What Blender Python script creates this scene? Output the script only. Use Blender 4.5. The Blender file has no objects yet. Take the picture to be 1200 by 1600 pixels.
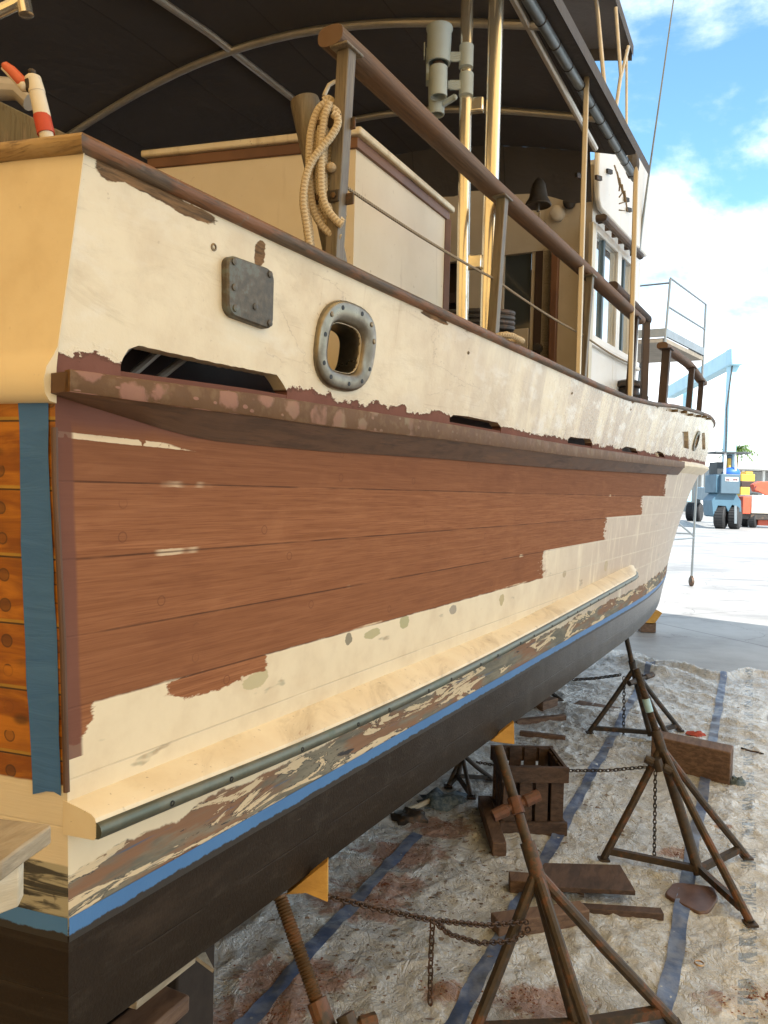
import bpy, bmesh, math, random
from mathutils import Vector, Matrix, noise as mnoise
from mathutils.geometry import delaunay_2d_cdt
random.seed(7)
R = math.radians
scn = bpy.context.scene
COL = scn.collection

# ------------------------------------------------------------------ survey of the place
# camera at (0,0,2.2) looking along +Y; measurements of the photo are turned into real positions
CAMH = 2.2
F = 1200.0
PITCH, ROLL = R(-1.67), R(1.5)
FW = Vector((0, math.cos(PITCH), math.sin(PITCH)))
U0 = Vector((0, -math.sin(PITCH), math.cos(PITCH)))
R0 = Vector((1, 0, 0))
RT = R0*math.cos(ROLL) + U0*math.sin(ROLL)
UP = U0*math.cos(ROLL) - R0*math.sin(ROLL)
CAM = Vector((0, 0, CAMH))
def ray(u, v):
    d = FW + RT*((u-600)/F) + UP*((800-v)/F)
    return d/d.y
def P(u, v, y): return CAM + ray(u, v)*y
def G(u, v, z=0.0):
    d = ray(u, v); return CAM + d*((z-CAMH)/d.z)
def lerp(a, b, t): return a+(b-a)*t
def interp(tab, x):
    if x <= tab[0][0]: return tab[0][1]
    for (a, va), (b, vb) in zip(tab, tab[1:]):
        if x <= b:
            t = (x-a)/(b-a); return va+(vb-va)*t
    return tab[-1][1]

# centre line of the boat
AX = Vector((0.45, 0.893, 0)).normalized()
OUT = Vector((AX.y, -AX.x, 0))
CC = Vector((-1.85, 2.15, 0))
def xc(y): return CC.x + AX.x/AX.y*(y-CC.y)
def mirror(p):
    q = Vector((p.x-CC.x, p.y-CC.y, 0)); d = q.dot(OUT)
    return Vector((p.x-2*d*OUT.x, p.y-2*d*OUT.y, p.z))

class Lev:                                  # plan curve of the hull at one height: heading m = dx/dy
    def __init__(s, m0, yA, m1, yB, x0, y0=1.47, g2=-.30):
        s.m0, s.yA, s.m1, s.yB, s.x0, s.y0, s.g2 = m0, yA, m1, yB, x0, y0, g2
    def x(s, y):
        if y <= s.yA: return s.x0+s.m0*(y-s.y0)
        xA = s.x0+s.m0*(s.yA-s.y0); g = (s.m1-s.m0)/(s.yB-s.yA); d = min(y, s.yB)-s.yA
        x = xA+s.m0*d+.5*g*d*d
        if y > s.yB:
            d = y-s.yB; x += s.m1*d+.5*s.g2*d*d
        return max(x, xc(y)+.012)
    def m(s, y):
        return (s.x(y+.01)-s.x(y-.01))/.02 if y > s.y0+.02 else s.m0
    def nrm(s, y):
        m = s.m(y); return Vector((1, -m, 0)).normalized()
CH = Lev(.56, 5.8, .36, 8.8, -.605)
WL = Lev(.56, 6.0, .37, 9.0, -.600)
GU = Lev(.585, 6.5, .405, 11, -.602)
CAP = Lev(.60, 6.5, .38, 11, -.570)
ZCAP = [(1.3, 2.845), (2.3, 2.838), (4.4, 2.84), (5.0, 2.852), (5.7, 2.90), (6.4, 2.97), (8.5, 3.12), (14, 3.35)]
ZG = [(1.3, 2.395), (1.88, 2.42), (2.77, 2.44), (4.19, 2.46), (7.16, 2.53), (14, 2.72)]
def zcap(y): return interp(ZCAP, y)
def zg(y): return interp(ZG, y)
def hullx(y, z):
    zt = zg(y)
    if z <= 1.31: return lerp(CH.x(y), WL.x(y), (z-1.06)/.25)
    return lerp(WL.x(y), GU.x(y), ((z-1.31)/(zt-1.31))**1.25)
YST = [(1.07, 1.486), (1.31, 1.478), (1.6, 1.472), (1.9, 1.461), (2.2, 1.443), (2.42, 1.438), (2.81, 1.454)]
def rake(y, z): return y+(interp(YST, z)-1.47)*max(0., 1-(y-1.47)/.14)       # the transom edge is raked
def hullp(y, z, off=0.0):
    y = rake(y, z)
    p = Vector((hullx(y, z), y, z))
    if off:
        p += GU.nrm(y)*off
    return p
def bulp(y, w, off=0.0):
    z = lerp(zg(y), zcap(y)-.028, w); y = rake(y, z)
    p = Vector((lerp(GU.x(y), CAP.x(y), w), y, z))
    if off: p += CAP.nrm(y)*off
    return p
def hit(fx, u, v):                          # first meeting of the sight line with a wall x = fx(y, z)
    d = ray(u, v); py = .7; pv = None
    for i in range(0, 560):
        y = .7+i*.025; q = d.x*y-fx(y, CAMH+d.z*y)
        if pv is not None and (pv < 0) != (q < 0):
            lo, hi = py, y
            for _ in range(30):
                c = (lo+hi)/2
                if ((d.x*c-fx(c, CAMH+d.z*c)) < 0) == (pv < 0): lo = c
                else: hi = c
            return CAM+d*lo
        py, pv = y, q
    return CAM+d*8.5
def bulx(y, z):
    w = (z-zg(y))/(zcap(y)-.028-zg(y)); return lerp(GU.x(y), CAP.x(y), w)
def bhit(u, v):
    p = hit(bulx, u, v); return p.y, (p.z-zg(p.y))/(zcap(p.y)-.04-zg(p.y))
def capy(u, v): return hit(lambda y, z: CAP.x(y), u, v).y
def capp(y, z, inset=.05):
    return Vector((CAP.x(y), y, z)) - CAP.nrm(y)*inset

# ------------------------------------------------------------------ node helper
class S:
    def __init__(s, t, k): s.t, s.k = t, k
    def _m(s, op, b=None, c=None, clamp=False): return s.t.math(op, s, b, c, clamp)
    def __add__(s, b): return s._m('ADD', b)
    __radd__ = __add__
    def __sub__(s, b): return s._m('SUBTRACT', b)
    def __rsub__(s, b): return s.t.math('SUBTRACT', b, s)
    def __mul__(s, b): return s._m('MULTIPLY', b)
    __rmul__ = __mul__
    def __truediv__(s, b): return s._m('DIVIDE', b)
    def abs(s): return s._m('ABSOLUTE')
    def mod(s, b): return s._m('FLOORED_MODULO', b)
    def floor(s): return s._m('FLOOR')
    def gt(s, b): return s._m('GREATER_THAN', b)
    def lt(s, b): return s._m('LESS_THAN', b)
    def max(s, b): return s._m('MAXIMUM', b)
    def min(s, b): return s._m('MINIMUM', b)
    def pow(s, b): return s._m('POWER', b)
    def sin(s): return s._m('SINE')
    def inv(s): return s.t.math('SUBTRACT', 1.0, s, clamp=True)
class T:
    def __init__(s, name):
        s.mat = bpy.data.materials.new(name); s.mat.use_nodes = True
        s.nt = s.mat.node_tree; s.nt.nodes.clear()
        s.o = s.nt.nodes.new('ShaderNodeOutputMaterial')
        s.b = s.nt.nodes.new('ShaderNodeBsdfPrincipled')
        s.nt.links.new(s.b.outputs[0], s.o.inputs[0])
    def n(s, ty, **kw):
        x = s.nt.nodes.new(ty)
        for k, v in kw.items(): setattr(x, k, v)
        return x
    def put(s, sock, v):
        if isinstance(v, S): s.nt.links.new(v.k, sock)
        elif hasattr(v, 'is_output'): s.nt.links.new(v, sock)
        elif isinstance(v, (tuple, list)):
            if len(sock.default_value) == 4 and len(v) == 3: v = (*v, 1)
            sock.default_value = v
        elif hasattr(sock.default_value, '__len__'): sock.default_value = (v, v, v, 1)[:len(sock.default_value)]
        else: sock.default_value = v
    def math(s, op, a, b=None, c=None, clamp=False):
        x = s.n('ShaderNodeMath', operation=op, use_clamp=clamp)
        s.put(x.inputs[0], a)
        if b is not None: s.put(x.inputs[1], b)
        if c is not None: s.put(x.inputs[2], c)
        return S(s, x.outputs[0])
    def pos(s): return s.n('ShaderNodeNewGeometry').outputs['Position']
    def obj(s): return s.n('ShaderNodeTexCoord').outputs['Object']
    def uv(s): return s.n('ShaderNodeTexCoord').outputs['UV']
    def sep(s, v):
        x = s.n('ShaderNodeSeparateXYZ'); s.nt.links.new(v, x.inputs[0]); return [S(s, o) for o in x.outputs]
    def vec(s, x, y, z):
        c = s.n('ShaderNodeCombineXYZ')
        for i, q in enumerate((x, y, z)): s.put(c.inputs[i], q)
        return c.outputs[0]
    def noise(s, v, scale=1, detail=4, rough=.55, dist=0):
        x = s.n('ShaderNodeTexNoise'); s.nt.links.new(v, x.inputs['Vector'])
        x.inputs['Scale'].default_value = scale; x.inputs['Detail'].default_value = detail
        x.inputs['Roughness'].default_value = rough; x.inputs['Distortion'].default_value = dist
        return S(s, x.outputs[0])
    def vor(s, v, scale=1, feature='F1', out=0, rand=1.0):
        x = s.n('ShaderNodeTexVoronoi', feature=feature); s.nt.links.new(v, x.inputs['Vector'])
        x.inputs['Scale'].default_value = scale
        x.inputs['Randomness'].default_value = rand
        return S(s, x.outputs[out])
    def step(s, x, a, b, lo=0., hi=1.):
        m = s.n('ShaderNodeMapRange', interpolation_type='SMOOTHSTEP')
        s.put(m.inputs[0], x); s.put(m.inputs[1], a); s.put(m.inputs[2], b)
        m.inputs[3].default_value = lo; m.inputs[4].default_value = hi
        return S(s, m.outputs[0])
    def mix(s, f, a, b, mode='MIX'):
        m = s.n('ShaderNodeMix', data_type='RGBA', blend_type=mode)
        s.put(m.inputs[0], f); s.put(m.inputs[6], a); s.put(m.inputs[7], b)
        return S(s, m.outputs[2])
    def ramp(s, f, stops, const=False):
        m = s.n('ShaderNodeValToRGB'); s.put(m.inputs[0], f); cr = m.color_ramp
        if const: cr.interpolation = 'CONSTANT'
        while len(cr.elements) < len(stops): cr.elements.new(.5)
        for e, (p, c) in zip(cr.elements, stops): e.position = p; e.color = (*c, 1)
        return S(s, m.outputs[0])
    def bump(s, h, strength=.3, dist=.01, nrm=None):
        x = s.n('ShaderNodeBump'); s.put(x.inputs['Height'], h)
        x.inputs['Strength'].default_value = strength; x.inputs['Distance'].default_value = dist
        if nrm is not None: s.nt.links.new(nrm.k, x.inputs['Normal'])
        return S(s, x.outputs[0])
    def out(s, col, rough=.6, metal=0., normal=None, spec=None, **kw):
        s.put(s.b.inputs['Base Color'], col); s.put(s.b.inputs['Roughness'], rough); s.put(s.b.inputs['Metallic'], metal)
        if normal is not None: s.nt.links.new(normal.k, s.b.inputs['Normal'])
        if spec is not None: s.put(s.b.inputs['Specular IOR Level'], spec)
        for k, v in kw.items(): s.put(s.b.inputs[k.replace('_', ' ')], v)
        return s.mat
def scl(t, v, k):
    x = t.n('ShaderNodeVectorMath', operation='MULTIPLY'); t.nt.links.new(v, x.inputs[0]); x.inputs[1].default_value = k
    return x.outputs[0]

MATS = {}
def simple(name, col, rough=.5, metal=0., var=.25, scale=18, bump=.15, col2=None, obj=True, thr=(.35, .7), spec=None):
    t = T(name); v = t.obj() if obj else t.pos()
    n = t.noise(v, scale, 6, .62); n2 = t.noise(v, scale*.17, 3)
    c2 = col2 or tuple(c*(1-var) for c in col)
    c = t.mix(t.step(n*.6+n2*.4, thr[0], thr[1]), col, c2)
    MATS[name] = t.out(c, t.math('ADD', n*.25, rough-.12), metal, t.bump(n, bump, .004), spec)
    return MATS[name]

# ------------------------------------------------------------------ mesh helper
class M:
    def __init__(s): s.v, s.f, s.uv, s.mi, s.pc = [], [], [], [], []
    def add(s, vs, fs, uvs=None, mi=0):
        o = len(s.v); s.pc.append((o, len(s.f))); s.v += [Vector(p) for p in vs]
        for i, f in enumerate(fs):
            s.f.append([o+k for k in f]); s.mi.append(mi)
            s.uv.append(uvs[i] if uvs else [(0, 0)]*len(f))
        return s
    def box(s, c, size, ax=None, mi=0, taper=None):
        c = Vector(c); X, Y, Z = ax if ax else (Vector((1, 0, 0)), Vector((0, 1, 0)), Vector((0, 0, 1)))
        a, b, d = [q/2 for q in size]; tp = taper or 1.0
        vs = [c+X*(a*i*(tp if k > 0 else 1))+Y*(b*j*(tp if k > 0 else 1))+Z*(d*k) for k in (-1, 1) for j in (-1, 1) for i in (-1, 1)]
        return s.add(vs, [(0, 2, 3, 1), (4, 5, 7, 6), (0, 1, 5, 4), (2, 6, 7, 3), (0, 4, 6, 2), (1, 3, 7, 5)], mi=mi)
    def bar(s, p, q, w, h, upv=(0, 0, 1), mi=0):
        p, q = Vector(p), Vector(q); d = (q-p); L = d.length; d = d/L
        x = d.cross(Vector(upv)).normalized(); z = x.cross(d)
        return s.box((p+q)/2, (w, L, h), (x, d, z), mi)
    def prism(s, pts, thick, mi=0):             # planar polygon, thickened along its normal
        pts = [Vector(p) for p in pts]; nr = Vector((0, 0, 0))
        for i in range(len(pts)):
            nr += pts[i].cross(pts[(i+1) % len(pts)])
        nr.normalize(); n = len(pts)
        vs = pts+[p+nr*thick for p in pts]
        fs = [tuple(range(n))[::-1], tuple(range(n, 2*n))]+[(i, (i+1) % n, n+(i+1) % n, n+i) for i in range(n)]
        return s.add(vs, fs, mi=mi)
    def tube(s, path, r, seg=10, cap=True, mi=0, upv=None):
        path = [Vector(p) for p in path]; n = len(path); rs = r if isinstance(r, (list, tuple)) else [r]*n
        tg = [(path[min(i+1, n-1)]-path[max(i-1, 0)]).normalized() for i in range(n)]
        a = Vector(upv) if upv else (Vector((0, 0, 1)) if abs(tg[0].z) < .9 else Vector((1, 0, 0)))
        x = tg[0].cross(a).normalized(); vs = []; L = 0; Ls = []
        for i in range(n):
            if i: L += (path[i]-path[i-1]).length
            x = (x-tg[i]*x.dot(tg[i])).normalized(); y = tg[i].cross(x); Ls.append(L)
            for k in range(seg):
                t = 2*math.pi*k/seg; vs.append(path[i]+(x*math.cos(t)+y*math.sin(t))*rs[i])
        fs, uv = [], []
        for i in range(n-1):
            for k in range(seg):
                k2 = (k+1) % seg
                fs.append((i*seg+k, i*seg+k2, (i+1)*seg+k2, (i+1)*seg+k))
                uv.append([(Ls[i], k/seg), (Ls[i], (k+1)/seg), (Ls[i+1], (k+1)/seg), (Ls[i+1], k/seg)])
        if cap:
            fs += [tuple(range(seg))[::-1], tuple((n-1)*seg+k for k in range(seg))]
            uv += [[(0, 0)]*seg, [(L, 0)]*seg]
        return s.add(vs, fs, uv, mi)
    def lathe(s, p, d, prof, seg=16, mi=0, cap=True):   # prof: (distance along d, radius)
        p, d = Vector(p), Vector(d).normalized()
        path = [p+d*a for a, _ in prof]
        x = d.cross(Vector((0, 0, 1)) if abs(d.z) < .9 else Vector((1, 0, 0))).normalized(); y = d.cross(x)
        vs = [q+(x*math.cos(2*math.pi*k/seg)+y*math.sin(2*math.pi*k/seg))*r for q, (_, r) in zip(path, prof) for k in range(seg)]
        n = len(prof)
        fs = [(i*seg+k, i*seg+(k+1) % seg, (i+1)*seg+(k+1) % seg, (i+1)*seg+k) for i in range(n-1) for k in range(seg)]
        uv = [[(prof[i][0], k/seg)]*4 for i in range(n-1) for k in range(seg)]
        if cap:
            fs += [tuple(range(seg))[::-1], tuple((n-1)*seg+k for k in range(seg))]; uv += [[(0, 0)]*seg]*2
        return s.add(vs, fs, uv, mi)
    def sweep(s, path, frames, prof, cap=True, mi=0, closed=True):  # prof points (out, up) in frames [(out, up)]
        n = len(path); m = 0; vs = []; L = 0; Ls = []
        for i in range(n):
            if i: L += (Vector(path[i])-Vector(path[i-1])).length
            Ls.append(L); o, u = frames[i]; pr = prof(i/(n-1)) if callable(prof) else prof; m = len(pr)
            vs += [Vector(path[i])+o*a+u*b for a, b in pr]
        fs, uv = [], []
        for i in range(n-1):
            for k in range(m if closed else m-1):
                k2 = (k+1) % m
                fs.append((i*m+k, i*m+k2, (i+1)*m+k2, (i+1)*m+k))
                uv.append([(Ls[i], k/m), (Ls[i], (k+1)/m), (Ls[i+1], (k+1)/m), (Ls[i+1], k/m)])
        if cap and closed:
            fs += [tuple(range(m))[::-1], tuple((n-1)*m+k for k in range(m))]; uv += [[(0, 0)]*m, [(L, 0)]*m]
        return s.add(vs, fs, uv, mi)
    def grid(s, fn, us, vs, mi=0, uvf=None):
        V = [fn(a, b) for a in us for b in vs]; m = len(vs)
        fs, uv = [], []
        for i in range(len(us)-1):
            for j in range(m-1):
                fs.append((i*m+j, (i+1)*m+j, (i+1)*m+j+1, i*m+j+1))
                q = [(us[i], vs[j]), (us[i+1], vs[j]), (us[i+1], vs[j+1]), (us[i], vs[j+1])]
                uv.append([uvf(*w) for w in q] if uvf else q)
        return s.add(V, fs, uv, mi)
    def ball(s, c, r, seg=10, rings=6, mi=0, ax=None, half=False):
        c = Vector(c); X, Y, Z = ax if ax else (Vector((1, 0, 0)), Vector((0, 1, 0)), Vector((0, 0, 1)))
        r3 = r if isinstance(r, (tuple, list)) else (r, r, r); vs = []
        hi = math.pi/2 if half else math.pi
        for i in range(rings+1):
            a = hi*i/rings
            for k in range(seg):
                b = 2*math.pi*k/seg
                vs.append(c+X*(r3[0]*math.sin(a)*math.cos(b))+Y*(r3[1]*math.sin(a)*math.sin(b))+Z*(r3[2]*math.cos(a)))
        fs = [(i*seg+k, (i+1)*seg+k, (i+1)*seg+(k+1) % seg, i*seg+(k+1) % seg) for i in range(rings) for k in range(seg)]
        return s.add(vs, fs, mi=mi)

ORG = {}
def link(o): COL.objects.link(o); return o
def thing(name, label, cat, loc, group=None, kind=None):
    o = bpy.data.objects.new(name, None); link(o); o.location = loc; o.empty_display_size = .1
    o['label'] = label; o['category'] = cat
    if group: o['group'] = group
    if kind: o['kind'] = kind
    ORG[o.name] = Vector(loc); return o
def tag(o, label, cat, group=None, kind=None):
    if label: o['label'] = label
    if cat: o['category'] = cat
    if group: o['group'] = group
    if kind: o['kind'] = kind
    return o
def build(name, mb, mats, parent=None, smooth=30, bevel=0, loc=None, label=None, weld=True):
    org = ORG[parent.name] if parent else Vector(loc or (0, 0, 0))
    me = bpy.data.meshes.new(name)
    me.from_pydata([p-org for p in mb.v], [], mb.f)
    mats = mats if isinstance(mats, (list, tuple)) else [mats]
    for m in mats: me.materials.append(m)
    me.polygons.foreach_set('material_index', mb.mi)
    ul = me.uv_layers.new(name='UVMap'); i = 0
    flat = [c for f in mb.uv for uv in f for c in uv]
    ul.data.foreach_set('uv', flat)
    bm = bmesh.new(); bm.from_mesh(me)
    if weld: bmesh.ops.remove_doubles(bm, verts=bm.verts, dist=1e-5)
    bmesh.ops.recalc_face_normals(bm, faces=bm.faces)
    bm.to_mesh(me); bm.free()
    if smooth:
        me.shade_smooth(); me.set_sharp_from_angle(angle=R(smooth))
    me.update()
    o = bpy.data.objects.new(name, me); link(o)
    if parent: o.parent = parent; ORG[o.name] = ORG[parent.name]
    else: o.location = org; ORG[o.name] = org
    if bevel:
        b = o.modifiers.new('Bevel', 'BEVEL'); b.width = bevel; b.segments = 2; b.limit_method = 'ANGLE'; b.angle_limit = R(40)
    if label: o['label'] = label
    return o
def build_each(name, mb, mats, parent, per=1, **kw):    # every piece an object of its own
    pcs = mb.pc[::per]+[(len(mb.v), len(mb.f))]; out = []
    for (v0, f0), (v1, f1) in zip(pcs, pcs[1:]):
        m_ = M(); m_.v = mb.v[v0:v1]; m_.f = [[i-v0 for i in f] for f in mb.f[f0:f1]]; m_.uv = mb.uv[f0:f1]; m_.mi = mb.mi[f0:f1]
        out.append(build(name, m_, mats, parent, **kw))
    return out
# ------------------------------------------------------------------ materials
def axis_vec(t, kx=1., kz=1.):              # coordinates along the hull, and up
    x, y, z = t.sep(t.pos())
    a = x*AX.x+y*AX.y
    return x, y, z, a

CREAM = (.77, .66, .47)
def mat_hull():
    t = T('hull_paint'); x, y, z, a = axis_vec(t)
    p = t.pos()
    n1 = t.noise(p, 9, 6, .62); n2 = t.noise(p, 38, 5, .6); nb = t.noise(p, 2.2, 4, .5)
    # --- mahogany
    gv = t.vec(a*1.4, z*58, x*.2)
    g1 = t.noise(gv, 1.6, 5, .62, .7); g2 = t.noise(t.vec(a*5, z*190, 0.), 1.5, 3, .6)
    seams = (1.62, 1.76, 1.90, 2.05, 2.20)
    row = sum([z.gt(s) for s in seams[1:]], z.gt(1.62))
    rowr = t.noise(t.vec(row*7.31, 3.3, 0.), 1.0, 0)
    wood = t.mix(t.step(g1, .22, .80), (.235, .094, .042), (.375, .164, .080))
    wood = t.mix(t.step(g2, .45, .72)*.6, wood, (.16, .055, .028))
    wood = t.mix(t.step(rowr, .35, .65)*.45, wood, (.20, .082, .040)); wood = t.mix(t.step(z+(nb-.5)*.25, 2.0, 2.35)*.28, wood, (.15, .062, .036))
    sand = t.noise(t.vec(a*1.6+z*1.2, z*5-a*.8, 6.), 1.6, 6, .62, .8); wood = t.mix(t.step(sand, .52, .74)*.18, wood, (.46, .215, .105))
    blot = t.step(t.noise(t.vec(a*2.6, z*9, 4.), 1.0, 4), .56, .72)
    wood = t.mix(blot*.40, wood, (.165, .062, .033))
    blot0 = t.noise(t.vec(a*3.1, z*7., 8.), 1.0, 2)
    # plugs over the fastenings
    fa = (a+row*.11).mod(.46)-.23
    ctr = t.math('ADD', row*.1445, 1.545)   # about mid plank
    fz = (z-ctr).abs()-.035
    dd = (fa*fa+fz*fz).pow(.5)
    ring = (dd-.0105).abs()
    wood = t.mix(ring.lt(.0014)*t.step(blot0, .45, .6)*.5, wood, (.12, .05, .03))
    # --- paint
    st = t.noise(t.vec(a*7, z*1.3, 1.), 1.6, 5, .6)
    paint = t.mix(t.step(n1*.5+nb*.5, .42, .68), CREAM, (.66, .54, .37))
    paint = t.mix(t.step(y, 3.4, 5.6)*t.step(st, .22, .50)*.88, paint, t.mix(nb, (.47, .345, .235), (.40, .29, .20)))
    paint = t.mix(t.step(y, 4.5, 8.)*t.step(t.noise(t.vec(a*2, z*9, 2.), 1.4, 6, .6), .50, .70)*.35, paint, (.72, .62, .48))
    spots = t.step(t.noise(t.vec(a*5, z*16, 9.), 1.0, 3), .66, .72)
    paint = t.mix(spots*.7, paint, t.mix(t.step(n2, .4, .6), (.34, .33, .23), (.30, .21, .12)))
    # --- which planks are bare: every strake sanded to its own length
    ye = t.math('ADD', (z.gt(1.905)*1.12+z.gt(2.055)*.93+z.gt(2.205)*.78), 3.98)
    edge = (n1-.5)*.34+(t.noise(t.vec(a*8, z*70, 2.), 1., 4, .65)-.5)*.22
    bare = t.step(ye+edge-y, -.012, .012)*t.step(z+(n1-.5)*.012+(t.noise(t.vec(a*5, 0., 0.), 1., 2)-.5)*.008, 1.757, 1.763)
    # patches below the lowest bare strake
    def blob(ca, cz, ra, rz, amp=1.1):
        q = ((a-ca)/ra); w = ((z-cz)/rz)
        return t.step((q*q+w*w).pow(.5)+(t.noise(t.vec(a*12, z*34, 3.), 1., 6, .66)-.5)*amp*1.5, 1.06, .92)
    pa = lambda u, v: (lambda q: (q.x*AX.x+q.y*AX.y, q.z))(hit(hullx, u, v))
    for (u, v, ra, rz) in ((330, 1062, .15, .030), (375, 1042, .11, .035), (112, 1118, .05, .055)):
        ca, cz = pa(u, v); bare = bare.max(blob(ca, cz, ra, rz, 1.0))
    for (u, v, ra, rz, c) in ((632, 972, .035, .022, (.36, .34, .16)), (582, 990, .05, .016, (.40, .36, .18)), (545, 998, .02, .018, (.16, .14, .09)), (708, 952, .035, .018, (.27, .23, .18)), (784, 937, .03, .028, (.42, .33, .14)), (882, 897, .035, .02, (.36, .26, .12)), (947, 884, .05, .035, (.40, .29, .13)), (400, 1062, .05, .022, (.48, .42, .24))):
        ca, cz = pa(u, v); paint = t.mix(blob(ca, cz, ra, rz, .9)*.85, paint, c)
    fr_ = t.step(ye+edge-y+(t.noise(p, 16, 5, .65)-.5)*.30, -.10, -.02)*t.step(z, 1.756, 1.764)*bare.inv()
    paint = t.mix(fr_*.7, paint, t.mix(t.step(n2, .42, .58), (.50, .36, .23), (.62, .50, .36)))
    col = t.mix(bare, paint, wood)
    # filler flakes left on some seams
    fl = t.step((z-2.287+(y-1.5)*.02+(n2-.5)*.004).abs(), .0065, .005)*t.step(y+(n1-.5)*.12+(z-2.287)*6, 1.69, 1.66)*t.step(n2, .36, .40)
    col = t.mix(fl, col, (.72, .58, .40))
    d = (z-seams[0]).abs()
    for s_ in seams[1:]: d = d.min((z-s_).abs())
    line = t.step(d+(n2-.5)*.0012, .0026, .0012)
    flake = line.max(t.step(d+(n2-.5)*.004, .008, .006)*t.step(t.noise(t.vec(a*3.3, z*2, 7.), 1., 3), .60, .66))
    col = t.mix(flake*bare*.75*t.step(t.noise(t.vec(a*3.3, z*2, 7.), 1., 3), .62, .68), col, (.72, .58, .40))
    col = t.mix(t.step(d+(n2-.5)*.004, .006, .002)*bare.inv()*t.step(y, 3.8, 5.2)*.6, col, (.74, .64, .48))
    col = t.mix(line*(bare*.45+.22)*t.step(t.noise(t.vec(a*4, z*3, 3.), 1., 3), .30, .52), col, (.05, .025, .018))
    # purple-brown primer under the guard and along the stern corner
    prm = t.step(z+(n1-.5)*.03-(y-1.6)*.02, 2.285, 2.325)*t.step(y, 7.0, 6.4)
    c0 = t.step(y+(z-1.6)*.046+(n1-.5)*.006, 1.508, 1.500)*z.gt(1.66)
    prm = prm.max(c0)
    col = t.mix(prm*.9, col, t.mix(n1, (.135, .058, .044), (.195, .088, .066)))
    # scraped band just above the waterline: wood, grey filler and old paint
    zt = t.math('ADD', t.noise(t.vec(a*2.4, 0., 0.), 1.0, 4)*.11+(y-1.5)*.004, 1.385)
    band = t.step(zt+(n1-.5)*.05-z, -.003, .003)
    wv = t.noise(t.vec(a*2.6, z*15, x), 1.0, 9, .66, .8); wv2 = t.noise(t.vec(a*3.2+5., z*20, 0.), 1.0, 8, .66, .6); wv3 = t.noise(t.vec(a*1.7+2., z*9, 4.), 1.0, 6, .6)
    swirl = t.mix(t.step(wv3, .44, .54), t.mix(g1, (.20, .11, .065), (.29, .165, .10)), t.mix(t.step(wv2, .36, .62), (.135, .13, .105), (.24, .215, .16)))
    rimd = t.step((wv-.545).abs(), .020, .002)
    swirl = t.mix(rimd*t.step(wv2, .44, .5)*.9, swirl, (.04, .042, .048))
    swirl = t.mix(t.step(wv, .545, .556), swirl, t.mix(nb, (.70, .57, .38), (.60, .47, .30)))
    swirl = t.mix(t.step(wv, .63, .645), swirl, t.mix(t.step(n2, .45, .55), (.075, .075, .07), (.26, .16, .09)))
    swirl = t.mix(t.step(wv2, .64, .66), swirl, (.05, .05, .052))
    swirl = t.mix(t.step(t.noise(t.vec(a*3, z*60, 6.), 1., 5, .6), .60, .66)*.7, swirl, (.09, .13, .20))
    col = t.mix(band, col, swirl)
    h = g1*.25*bare-line*1.2+n2*.15+bare*(-.25)+(n1*.3)*bare.inv()
    rough = t.mix(bare, .40, .62)
    M_ = t.out(col, t.math('ADD', rough, (n2-.5)*.2), 0, t.bump(h, .28, .006))
    spc = bare.max(prm).max(band*.8); t.put(t.b.inputs['Specular IOR Level'], t.mix(spc, .45, .10)); t.put(t.b.inputs['Roughness'], t.math('ADD', t.mix(spc, .38, .80), (n2-.5)*.2))
    MATS['hull'] = M_
mat_hull()

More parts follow.
